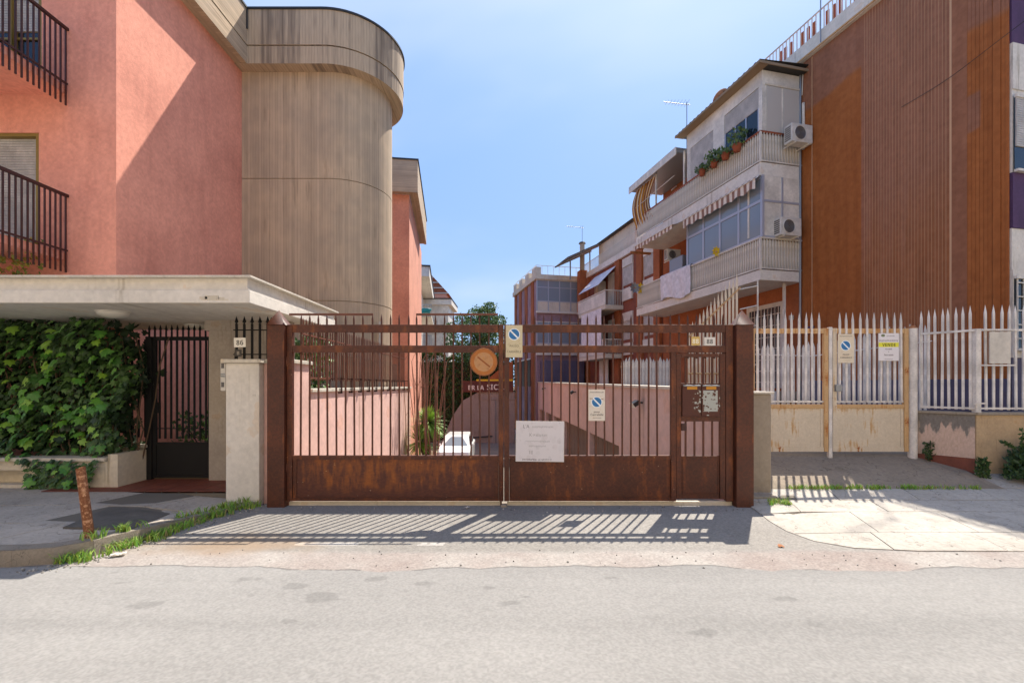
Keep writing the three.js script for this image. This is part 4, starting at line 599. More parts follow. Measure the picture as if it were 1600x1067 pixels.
{ const o = thing('fence_post', 'square white post at the corner of the white fence', 'post', [7.67, 1.26, -7.6]); add('shaft', rbx(-0.042, 0.042, 0, 1.38, -0.042, 0.042, 0.006), m.whitebar, o); add('brace', [bx(-0.09, 0.12, 0.14, 0.165, 0.043, 0.055)], m.whitebar, o); }
{ const o = thing('blank_board', 'blank white board fixed to the street fence', 'board', [7.99, 2.325, -7.54]); add('board', rbx(-0.17, 0.17, -0.26, 0.26, -0.012, 0.012, 0.004), m.panel, o); add('bracket', [bx(-0.27, 0.25, 0.28, 0.305, -0.018, 0.005), bx(-0.29, 0.25, -0.30, -0.275, -0.018, 0.005)], m.whitebar, o); }
{ // inner railing behind the white gate, stepping up to the house door
  const f = thing('inner_railing', 'second white railing in the yard behind the white gate', 'railing', [0, 0.42, -9.7]); const g = picket(0.055, 0.016, 2.1, 0.12), n = 38;
  for (let i = 0; i < n; i++) { const o = put('bar', g, m.whitebar, f, 4.75 + i * 0.107, 0.3, 0); o.scale.y = 0.84 + 0.20 * step(8, n, i) - 0.02 * (i % 2); }
  add('rail', [bar([4.7, 1.95, 0], [6.3, 1.9, 0], 0.012), bar([6.3, 1.9, 0], [8.85, 2.22, 0], 0.012)], m.whitebar, f); add('plinth', bx(4.6, 8.9, 0, 0.75, -0.15, -0.02), m.bluegrey, f);
}
{ // bush and weeds at the wall
  const t = thing('street_bush', 'dark green bush growing at the foot of the ochre wall', 'bush', [8.35, 0.2, -7.3]); const R = rng(61); const tw = []; for (let i = 0; i < 16; i++) { const a = i * 2.4, r = 0.2 + R() * 0.3; tw.push(taper([0, -0.02, 0], [Math.cos(a) * r, 0.35 + R() * 0.35, Math.sin(a) * r * 0.5], 0.009, 0.003, 5)); } add('stems', tw, m.bark, t);
  leaves('foliage', t, blade(0.075, 0.28), 2300, R => { const a = R() * 6.28, r = Math.sqrt(R()), y = R(); return [Math.cos(a) * r * 0.52 * (1 - y * 0.4), 0.03 + y * 0.62 * (1 - r * 0.35), Math.sin(a) * r * 0.27]; }, green([0.015, 0.05, 0.015], [0.06, 0.13, 0.03]), 62);
  leaves('sprigs', t, blade(0.06, 0.28), 260, R => { const k = Math.floor(R() * 5), y = R(); return [[-0.42, -0.28, -0.1, 0.15, 0.35][k] - (k < 1 ? y * 0.2 : 0), 0.5 + y * [0.12, 0.3, 0.22, 0.36, 0.25][k], 0.02]; }, green([0.03, 0.08, 0.02], [0.1, 0.18, 0.04]), 63);
  const w = thing('weed_clump', 'tall narrow weed at the corner of the splayed wall', 'weed', [7.62, 0.17, -7.45]); leaves('foliage', w, blade(0.06, 0.3), 240, R => { const y = R(); return [(R() - 0.5) * 0.14, y * 0.34, (R() - 0.5) * 0.1]; }, green([0.02, 0.06, 0.015], [0.08, 0.16, 0.03]), 64); add('stems', [taper([0, -0.02, 0], [0.02, 0.3, 0], 0.008, 0.004)], m.bark, w);
  const w2 = thing('weed_clump', 'weed growing at the foot of the white end post', 'weed', [7.3, 0.4, -8.05]); leaves('foliage', w2, blade(0.05, 0.3), 160, R => [(R() - 0.5) * 0.16, R() * 0.3, (R() - 0.5) * 0.1], green([0.02, 0.05, 0.015], [0.07, 0.13, 0.03]), 65); add('stems', [taper([0, -0.03, 0], [0.02, 0.25, 0], 0.008, 0.004)], m.bark, w2);
}
// ================================================================ THE BROWN CLAD BUILDING
const BA = 13.3 * Math.PI / 180, BP = [9.53, 0, -15.15];
const BR = thing('apartment_building', 'apartment block clad in red brown vertical strips with enclosed balconies', 'building', BP, BA);
const stripeTex = tex(256, 64, (u, v) => { const k = (u * 4) % 1, s = k < 0.5, t = (fbm(u, v, 40, 10, 3, 301) - 0.5) * 0.1; return s ? [0.55 + t, 0.42 + t, 0.36 + t] : [0.85 + t, 0.80 + t, 0.74 + t]; });
const curtainTex = tex(256, 64, (u, v) => { const k = (u * 6) % 1, t = (fbm(u, v, 40, 10, 3, 303) - 0.5) * 0.1; return k < 0.4 ? [0.72 + t, 0.5 + t, 0.16 + t] : k < 0.6 ? [0.85 + t, 0.8 + t, 0.7 + t] : [0.5 + t, 0.33 + t, 0.24 + t]; });
const stripeMat = mat('striped awning cloth', { tex: stripeTex, size: 1.1, size2: 1, roughness: 0.95 }), curtainMat = mat('striped curtain', { tex: curtainTex, size: 1, size2: 1, roughness: 0.95 });
{
  const TOP = 12.25;
  add('side_wall', bx(0.03, 9, -2.5, TOP, -8.3, 5.32), m.brick, BR);
  add('joint_backing', bx(0.006, 0.03, 0, TOP, 2.03, 4.26), m.joint, BR); add('joint_backing', bx(0.008, 0.03, 0, TOP, -8.3, 2.028), m.brick, BR); add('joint_backing', bx(0.008, 0.03, 0, TOP, 4.262, 5.32), mat('worn joints', { color: '#a86a3c', roughness: 0.95 }), BR);
  const strip = (z0, z1, d, y0 = 0.0) => { const g = flat(bx(-d, 0.012, y0, TOP - 0.01, z0, z1)), p = g.attributes.position, uv = g.attributes.uv; for (let i = 0; i < p.count; i++) uv.setXY(i, (p.getZ(i) + 0.5) / 6.4, p.getY(i) / 13); const o = new THREE.Mesh(g, m.cladding); o.name = 'cladding_strip'; o.castShadow = o.receiveShadow = true; BR.add(o); };
  const R = rng(17); for (let z = 0.03; z < 4.22; z += 0.0777) strip(z, Math.min(z + (z < 2.0 ? 0.074 : 0.063), 4.25), -0.001 + R() * 0.002); strip(4.26, 4.57, -0.001); for (let z = 4.58; z < 5.0; z += 0.0777) strip(z, z + 0.070, R() * 0.002); strip(5.07, 5.2, 0.03); for (let z = 5.205; z < 5.33; z += 0.07) strip(z, Math.min(z + 0.064, 5.33), 0.013);
  add('base_band', bx(-0.06, -0.02, 0.2, 1.85, 0.0, 5.36), m.bluegrey, BR);
  add('parapet', [bx(-0.12, 0.1, TOP, TOP + 0.5, -3.6, 5.45), bx(0.1, 9, TOP, TOP + 0.5, 5.2, 5.45)], m.white, BR); add('parapet_drip', bx(-0.16, -0.12, TOP + 0.02, TOP + 0.06, -3.6, 5.48), m.ochre, BR);
  const rg = join(bx(-0.012, 0.012, 0, 0.72, -0.012, 0.012)), rr = add('roof_railing', [bx(-0.03, 0.0, TOP + 1.2, TOP + 1.24, -3.6, 5.4), bx(-0.025, -0.005, TOP + 0.56, TOP + 0.58, -3.6, 5.4)], m.rail, BR);
  for (let i = 0; i < 62; i++) put('bar', rg, m.rail, rr, -0.015, TOP + 0.5, -3.5 + i * 0.145);
  for (let i = 0; i < 9; i++) { const a = -2.9 + i * 0.92; add('roof_lattice', [bx(0.12, 0.16, TOP + 0.45, TOP + 1.15, a, a + 0.1), bx(0.12, 0.16, TOP + 0.45, TOP + 1.15, a + 0.22, a + 0.32), bx(0.12, 0.16, TOP + 0.45, TOP + 1.15, a + 0.44, a + 0.54)], m.terracotta, BR); }
  // street front, seen edge on
  const rows = [[0, 2.3, m.bluegrey], [2.3, 4.2, m.white], [4.2, 5.1, m.white], [5.1, 6.3, m.purple], [6.3, 8.1, m.white], [8.1, 9.1, m.white], [9.1, 10.2, m.purple], [10.2, TOP, m.white]];
  rows.forEach(([a, b, mm], i) => add('front_band', bx(0.035 + 0.0, 9, a + 0.004, b, 5.322, 5.36 + (i % 2) * 0.02), mm, BR));
  for (const [y0, y1, k] of [[2.5, 4.0, 0], [6.35, 7.9, 1], [10.3, 11.9, 2]]) { const w = add('window', [bx(0.05, 2.4, y1, y1 + 0.06, 5.39, 5.44), bx(0.05, 2.4, y0 - 0.05, y0, 5.39, 5.47), bx(0.9, 0.95, y0, y1, 5.385, 5.43)], m.rail, BR); add('pane', bx(0.06, 2.38, y0, y1, 5.384, 5.395), k === 2 ? m.teal : m.glass, w); if (k === 1) add('roller_shutter', slats(0.07, 2.36, y0 + 0.5, y1, 5.41), m.shutter, w); else { const g = []; for (let i = 0; i < 12; i++) g.push(bx(0.1 + i * 0.19, 0.125 + i * 0.19, y0, y1, 5.40, 5.42)); for (let i = 0; i < 5; i++) g.push(bx(0.07, 2.36, y0 + 0.2 + i * 0.3, y0 + 0.225 + i * 0.3, 5.42, 5.435)); add('window_grille', g, m.rail, w); } }
  // ground floor door under the balcony
  const d = add('door', [bx(-0.06, 0.0, 1.6, 4.6, -0.82, -0.70), bx(-0.06, 0.0, 1.6, 4.6, -2.42, -2.30), bx(-0.06, 0.0, 4.45, 4.6, -2.3, -0.82)], m.panel, BR); add('door_glass', bx(-0.02, 0.0, 1.6, 4.45, -2.3, -0.82), m.glass, d);
  { const g = []; for (let i = 0; i < 9; i++) g.push(bx(-0.045, -0.03, 1.6, 4.45, -2.2 + i * 0.16, -2.18 + i * 0.16)); for (let i = 0; i < 7; i++) g.push(bx(-0.045, -0.03, 1.8 + i * 0.4, 1.82 + i * 0.4, -2.3, -0.82)); add('door_grille', g, m.rail, d); }
  add('downpipe', bar([-0.07, 0.3, 0.02], [-0.07, 12.2, 0.02], 0.035, 8), m.steel, BR); add('conduit', [bar([-0.05, 9.4, 0.12], [-0.05, 10.9, 0.12], 0.045, 8), bar([-0.03, 11.2, 0.05], [-0.03, 12.2, 0.1], 0.015, 6)], m.rail, BR); add('conduit', [bar([-0.02, 0.4, 0.42], [-0.02, 12.2, 0.42], 0.01, 6)], m.joint, BR);
  // balconies
  const OX = -1.59, LEN = -8.06, barG = join(bx(-0.016, 0.016, 0, 1, -0.016, 0.016));
  for (const [y0, y1, s0, up] of [[5.42, 6.42, 5.09, 0], [8.87, 9.83, 8.45, 1]]) {
    const b = add('balcony', [bx(OX, 0, s0, y0, LEN, 0)], m.white, BR); if (!up) b.userData.label = 'first floor balcony with a glazed enclosure';
    add('rail_sheet', [bx(OX + 0.035, OX + 0.043, y0 + 0.05, y1 - 0.03, LEN, 0), bx(OX + 0.04, -0.05, y0 + 0.05, y1 - 0.03, -0.043, -0.035)], m.balpanel, b);
    add('hand_rail', [rbx(OX - 0.03, OX + 0.04, y1, y1 + 0.05, LEN, 0.03, 0.006), rbx(OX + 0.042, 0, y1, y1 + 0.05, -0.04, 0.03, 0.006)], up ? m.terracotta : m.rail, b); add('foot_rail', [bx(OX - 0.02, OX + 0.03, y0 + 0.03, y0 + 0.07, LEN, 0.02), bx(OX + 0.032, 0, y0 + 0.03, y0 + 0.07, -0.03, 0.02)], m.rail, b);
    add('rail_post', bx(OX - 0.03, OX + 0.03, y0, y1 + 0.04, -0.03, 0.03), m.rail, b);
    for (let i = 0; i < 73; i++) { const o = put('rail_bar', barG, m.rail, b, OX, y0 + 0.02, -0.1 - i * 0.109); o.scale.y = y1 - y0 - 0.02; } for (let i = 0; i < 13; i++) { const o = put('rail_bar', barG, m.rail, b, OX + 0.13 + i * 0.112, y0 + 0.02, 0); o.scale.y = y1 - y0 - 0.02; }
    if (!up) { // glazed enclosure
      const zs = [0, -1.04, -2.0, -2.95, -3.97], fx = OX + 0.06, fr = [];
      for (const z of zs) fr.push(bx(fx - 0.03, fx + 0.05, y1 + 0.05, s0 + 3.36, z - 0.045, z + 0.045)); fr.push(bx(fx - 0.025, fx + 0.045, y1 + 0.05, y1 + 0.12, -3.92, -0.045), bx(fx - 0.025, fx + 0.045, 7.6, 7.69, -3.92, -0.045), bx(fx - 0.025, fx + 0.045, 8.36, 8.45, -3.92, -0.045));
      fr.push(bx(fx + 0.05, -0.05, 7.6, 7.67, -0.03, 0.03), bx(-0.8, -0.74, y1 + 0.05, 8.44, -0.03, 0.03), bx(-0.09, -0.03, y1 + 0.05, 8.44, -0.03, 0.03), bx(fx + 0.05, -0.05, y1 + 0.05, y1 + 0.1, -0.03, 0.03)); add('enclosure_frame', fr, m.alu, b);
      for (let i = 0; i < 4; i++) { add('pane', bx(fx, fx + 0.012, y1 + 0.12, 7.6, zs[i + 1] + 0.045, zs[i] - 0.045), m.paleglass, b); add('pane', bx(fx, fx + 0.012, 7.69, 8.36, zs[i + 1] + 0.045, zs[i] - 0.045), m.paleglass, b); }
      for (const [a, c] of [[fx + 0.05, -0.8], [-0.74, -0.09]]) for (const [e, f] of [[y1 + 0.1, 7.6], [7.67, 8.44]]) add('end_panel', bx(a, c, e, f, -0.012, 0.012), m.panel, b);
      add('enclosure_end', bx(fx, 0, y1 - 0.9, 8.44, -4.03, -3.99), m.panel, b);
      add('sash', [bx(fx - 0.02, fx + 0.03, 6.6, 8.2, -0.62, -0.55)], m.panel, b);
    } else { // panelled enclosure with sheet roof
      const fx = OX + 0.06; add('enclosure_wall', [...walled(-3.97, -0.06, y1 + 0.05, 11.84, 0, 0.05, [[-1.79, -0.15, 9.885, 11.37], [-3.85, -2.4, 9.885, 11.2]]).map(g => { g.rotateY(-Math.PI / 2); g.translate(fx + 0.05, 0, 0); return g; }), bx(fx, 0, y1 + 0.05, 11.84, -0.055, 0), bx(fx, 0, y1 - 0.9, 11.84, -4.03, -3.98)], m.panel, b);
      add('door_panel', [bx(-1.36, -0.8, y1 + 0.06, 11.35, 0.002, 0.016), bx(-0.72, -0.1, y1 + 0.06, 11.35, 0.002, 0.016)], m.frosted, b); add('head_rail', bx(-1.42, -0.06, 11.36, 11.42, 0.002, 0.03), m.cream, b);
      const sh = (a, c, e, f) => slats(a, c, e, f, 0, 0.05).map(g => { g.rotateY(-Math.PI / 2); g.translate(fx + 0.02, 0, 0); return g; });
      const w1 = add('window', [bx(fx + 0.01, fx + 0.05, 9.885, 10.7, -1.79, -1.74), bx(fx + 0.01, fx + 0.05, 9.885, 10.7, -1.27, -1.22), bx(fx + 0.01, fx + 0.05, 9.885, 10.7, -0.76, -0.71), bx(fx + 0.01, fx + 0.05, 9.885, 10.7, -0.2, -0.15)], m.alu, b); for (const [a, c] of [[-1.74, -1.27], [-1.22, -0.76], [-0.71, -0.2]]) add('pane', bx(fx + 0.03, fx + 0.04, 9.885, 10.7, a, c), m.glass, w1);
      add('roller_shutter', sh(-1.78, -0.16, 10.7, 11.36), m.shutter, w1); const w2 = add('window', bx(fx + 0.008, fx + 0.04, 9.885, 11.2, -3.85, -3.80), m.panel, b); add('roller_shutter', sh(-3.79, -2.41, 9.886, 11.19), m.shutter, w2);
      const rf = curveSheet((u, v) => { const z = mix(-4.35, 0.28, u), x = mix(OX - 0.28, 0.02, v); return [x, 11.93 + v * 0.12 + 0.025 * Math.sin(u * 120), z, z, x]; }, 120, 1); add('sheet_roof', [rf, bx(OX - 0.27, 0, 11.86, 11.9, -4.33, 0.26)], m.tin, b); add('roof_edge', [bx(OX - 0.29, OX - 0.26, 11.84, 11.92, -4.35, 0.28), bx(OX - 0.26, 0.0, 11.84, 11.92, 0.25, 0.28), bx(OX - 0.26, fx, 11.83, 11.86, -4.3, 0.24)], m.roofedge, b);
      // covered terrace beyond
      add('terrace_roof', [bx(OX - 0.2, 0, 11.3, 11.5, -8.4, -4.36)], m.steel, b); add('terrace_fascia', bx(OX - 0.24, OX - 0.205, 11.2, 11.52, -8.42, -4.36), m.rail, b);
      for (const z of [-4.2, -6.35]) add('terrace_post', bx(OX + 0.02, OX + 0.08, y1, 11.3, z - 0.03, z + 0.03), m.rail, b);
      add('drying_rod', [bar([OX - 0.15, 10.3, -8.2], [OX + 0.05, 10.6, -4.9], 0.015), bar([OX + 0.1, 10.1, -5.2], [OX + 0.6, 10.5, -5.6], 0.02)], m.rail, b);
      const cu = curveSheet((u, v) => { const z = mix(-8.15, -6.4, u), g = 1 - 0.35 * Math.sin(v * Math.PI) * u; return [OX + 0.05 + 0.05 * Math.sin(u * 46) - 0.25 * Math.sin(v * 3.1) * (1 - u), mix(9.4, 11.25, v), mix(-8.15, z, g), u * 2.2, v]; }, 60, 8); const c = add('curtain', cu, curtainMat, b, true); c.userData.label = 'striped yellow and brown curtain gathered on the terrace';
    }
  }
  // awnings of the first floor
  const awn = (z0, z1, out, y0, y1, val, l) => { const a = add('awning', curveSheet((u, v) => { const z = mix(z0, z1, u); return [OX - 0.02 - out * v, mix(y0, y1, v) - 0.03 * Math.sin(v * 3.1), z, z, v]; }, 24, 3), stripeMat, BR, true); a.userData.label = l; add('valance', curveSheet((u, v) => { const z = mix(z0, z1, u); return [OX - 0.02 - out + 0.02 * Math.sin(z * 9) * v, y1 - v * (val - 0.06 * Math.abs(Math.sin(z * 5.7))), z, z, v]; }, 90, 2), stripeMat, a, true); add('front_bar', bar([OX - 0.03 - out, y1, z0], [OX - 0.03 - out, y1, z1], 0.018), m.rail, a); };
  awn(-0.02, -3.95, 0.16, 8.47, 8.33, 0.34, 'short striped awning over the glazed enclosure'); awn(-4.1, -7.3, 0.55, 8.42, 8.2, 0.22, 'striped awning let out over the open balcony');
  add('awning_arm', [bx(OX - 0.65, OX + 0.4, 7.96, 8.06, -7.5, -7.4), bar([OX - 0.55, 8.1, -7.3], [OX, 8.2, -7.35], 0.02)], m.dirtyrust, BR);
  add('balcony_cupboard', [bx(OX + 0.1, -0.5, 5.42, 7.1, -5.35, -4.4)], m.steel, BR); add('balcony_back_door', [bx(-0.05, 0, 5.42, 7.7, -7.6, -6.6), bx(-0.06, 0, 8.87, 11, -6.2, -5.2)], m.frosted, BR);
  add('post', bx(-0.48, -0.41, 0.3, 5.08, -0.28, -0.21), m.rail, BR); add('wall_lantern', [rbx(-0.12, 0.0, 3.9, 4.05, -0.4, -0.3, 0.01)], m.rail, BR); add('name_plate', bx(-0.04, -0.02, 3.35, 3.6, 0.15, 0.5), m.purple, BR);
}
// air conditioners
function aircon(label, x, y, z, ry, s = 1) {
  const o = thing('air_conditioner', label, 'air conditioner', inFrame(BR, x, y, z), BA + ry, 'air conditioners on the brown clad building'); const w = 0.4 * s, h = 0.29 * s, d = 0.16 * s;
  add('casing', rbx(-w, w, -h, h, -d, d, 0.02), m.acwhite, o); const ring = new THREE.TorusGeometry(0.22 * s, 0.014, 8, 32); ring.translate(-0.08, 0, d + 0.006); const disc = new THREE.CircleGeometry(0.215 * s, 30); disc.translate(-0.08, 0, d + 0.004); add('fan_guard', [ring], m.acwhite, o); add('fan_well', disc, m.acdark, o);
  const rings = []; for (let i = 1; i < 6; i++) { const t = new THREE.TorusGeometry(0.036 * i * s, 0.004, 4, 24); t.translate(-0.08, 0, d + 0.01); rings.push(t); } add('fan_grille', rings, m.steel, o);
  const lv = []; for (let i = 0; i < 7; i++) lv.push(bx(-w - 0.004, -w + 0.003, -h * 0.75 + i * 0.065 * s, -h * 0.75 + 0.04 * s + i * 0.065 * s, -d * 0.7, d * 0.7)); add('side_louvres', lv, m.acdark, o);
  add('bracket', [bx(-w * 0.7, -w * 0.62, -h - 0.04, -h + 0.0, -d - 0.16, d), bx(w * 0.62, w * 0.7, -h - 0.04, -h, -d - 0.16, d)], m.rail, o);
}
aircon('white air conditioner on a bracket outside the upper balcony', -0.46, 9.68, 0.33, 0); aircon('white air conditioner resting on the lower balcony rail', -0.68, 6.78, 0.12, 0); aircon('yellowed air conditioner under the let out awning', -1.0, 7.52, -5.9, 0, 0.85);
// plants on the upper balcony rail
[[-2.76, 0.16, 'clay pot with low plant on the balcony rail end'], [-2.07, 0.17, 'clay pot with bushy green plant beside the rail end pot'], [-1.46, 0.19, 'round clay pot with trailing leaves below the window'], [-0.89, 0.2, 'large clay pot with tall leaves by the balcony corner']].forEach(([z, r, l], i) => {
  const o = thing('flower_pot', l, 'flower pot', inFrame(BR, -1.74, 9.62, z), BA, 'clay pots on the upper balcony rail'); add('pot', new THREE.LatheGeometry([[0.001, 0], [r * 0.52, 0], [r * 0.72, 0.16], [r * 0.8, 0.2], [r * 0.8, 0.24], [r * 0.66, 0.24], [r * 0.6, 0.2], [0.001, 0.2]].map(p => new THREE.Vector2(...p)), 16), m.terracotta, o); add('hanger', [bx(0, 0.14, 0.19, 0.21, -0.02, 0.02)], m.balcony, o);
  leaves('foliage', o, blade(0.12, 0.3), [150, 240, 120, 200][i], R => { const a = R() * 6.28, q = Math.sqrt(R()) * r * [1.7, 2.0, 2.1, 1.6][i]; return [Math.cos(a) * q * 0.8, 0.2 + R() * [0.22, 0.4, 0.2, 0.55][i] - q * 0.4, Math.sin(a) * q]; }, green([0.04, 0.1, 0.02], [0.13, 0.2, 0.04]), 90 + i);
  add('stems', [0, 1, 2].map(k => taper([0, 0.18, 0], [Math.cos(k * 2) * 0.08, 0.45, Math.sin(k * 2) * 0.08], 0.006, 0.003, 5)), m.bark, o);
});
{ const o = tag(add('towel', curveSheet((u, v) => { const z = mix(-3.6, -5.75, u), w = 0.035 * Math.sin(u * 17 + v * 3) * (0.4 + v) + 0.02 * Math.sin(u * 41); const y = v < 0.08 ? 6.53 : 6.53 - (v - 0.08) * (1.25 + 0.12 * Math.sin(u * 6)); const x = v < 0.08 ? mix(-1.5, -1.66, v / 0.08) : -1.66 - 0.02 + w * 0.6; return [x, y, z, z, y]; }, 50, 16), m.linen, null, true), 'pale lilac sheet hung over the lower balcony rail', 'bedsheet'); o.position.set(...BP); o.rotation.y = BA; }
function pinwheel(label, x, y, z, r, mats) { const o = thing('pinwheel', label, 'pinwheel', inFrame(BR, x, y, z), BA, 'toy pinwheels on the lower balcony'); add('stick', bar([0.02, -0.75, 0], [0, 0, 0], 0.01), m.rail, o); mats.forEach(([mm, dx], k) => { const g = []; for (let i = 0; i < 9; i++) { const p = flat(blade(r, 0.3)); p.translate(0, r * 0.1, 0); p.rotateX(0.2); p.rotateZ(i * 0.698); p.translate(dx, 0, 0.02 + k * 0.03); g.push(p); } add('petals', g, mm, o); }); const h = new THREE.SphereGeometry(r * 0.2, 10, 8); h.translate(mats[0][1], 0, 0.04); add('hub', h, m.ochre, o); }
pinwheel('yellow toy pinwheel flower in the middle of the balcony rail', -1.68, 6.55, -2.07, 0.19, [[m.yellow, 0]]);
pinwheel('yellow and pale toy pinwheel flowers at the far balcony end', -1.7, 6.35, -7.65, 0.27, [[m.yellow, 0.05], [m.steel, -0.26]]);
// aerials, dish, cable
function aerial(label, pos, h, boom, ry) { const o = thing('television_aerial', label, 'aerial', pos, ry, 'aerials on the roofs'); add('mast', bar([0, 0, 0], [0, h, 0], 0.017, 8), m.steel, o); add('boom', bar([-boom, h - 0.05, 0], [0.15, h - 0.12, 0], 0.014, 6), m.steel, o); for (let i = 0; i < 7; i++) add('element', bar([-boom * i / 7, h - 0.06, -0.25 + i * 0.015], [-boom * i / 7, h - 0.06, 0.25 - i * 0.015], 0.006, 5), m.steel, o); return o; }
aerial('thin aerial behind the sheet roof of the balcony', inFrame(BR, -1.25, 11.5, -4.45), 2.0, 1.0, BA - 0.15);
aerial('aerial standing against the white roof railing', inFrame(BR, -0.2, 12.3, 0.9), 2.6, 1.0, BA + 0.2);
{ const o = thing('satellite_dish', 'small rusty satellite dish behind the sheet roof', 'satellite dish', inFrame(BR, -1.1, 11.98, -2.6), BA - 1.2); const g = new THREE.SphereGeometry(0.5, 20, 8, 0, 6.2832, 0, 0.75); g.rotateX(Math.PI / 2); g.translate(0, 0.6, -0.45); add('dish', g, m.dirtyrust, o); add('mast', bar([0, 0, 0], [0, 0.6, -0.02], 0.02), m.steel, o); }
{ const c = new THREE.CatmullRomCurve3([[-0.02, 10.0, 3.3], [-1.0, 9.85, 4.4], [-2.2, 9.6, 6.6], [-3.0, 9.6, 9.5]].map(p => new THREE.Vector3(...inFrame(BR, p[0] * 0.02 + (p[2] > 5.3 ? -0.2 : -0.03), p[1] - 1.6 + p[2] * 0.18, p[2] * (p[2] > 6 ? 0.83 : 0.95))))); tag(add('cable', new THREE.TubeGeometry(c, 40, 0.007, 5), m.tin), 'dark cable slung across the red brown cladding', 'cable'); }
// white guard bars by the house steps, terrace fence
{ const f = thing('stair_guard', 'tall white guard bars rising with the steps behind the brown gate', 'railing', [0, 0, -11.5]); const g = picket(0.05, 0.02, 1, 0.1); for (let i = 0; i < 14; i++) { const o = put('bar', g, m.rustwhite, f, 4.42 + i * 0.092, 1.5, 0); o.scale.y = mix(1.55, 2.75, i / 13); } add('rail', [bar([4.4, 2.9, 0.02], [5.7, 4.15, 0.02], 0.018), bar([4.4, 2.0, 0.02], [5.7, 2.0, 0.02], 0.018)], m.ochre, f); for (let i = 0; i < 5; i++) add('ladder_rung', bar([5.7, 2.1 + i * 0.5, 0], [6.3, 2.25 + i * 0.5, -0.3], 0.016), m.rail, f); add('ladder_side', bar([6.3, 1.4, -0.3], [6.3, 4.4, -0.3], 0.02), m.rail, f); add('plinth', bx(4.2, 6.6, 0.4, 1.55, -0.2, 0), m.white, f); }
{ const f = thing('board_fence', 'white board fence with pointed tops on the garage terrace', 'fence', [0, 1.5, -14.2]); for (let i = 0; i < 15; i++) { const o = put('board', boardG(), m.rail, f, 3.42 + i * 0.105, 0, 0); o.scale.y = 0.95 + 0.1 * (i % 3) / 3; } add('rail', bx(3.36, 4.95, 0.75, 0.8, -0.03, -0.012), m.ochre, f); }
function boardG() { return boardG.g || (boardG.g = picket(0.09, 0.02, 0.95, 0.12)); }
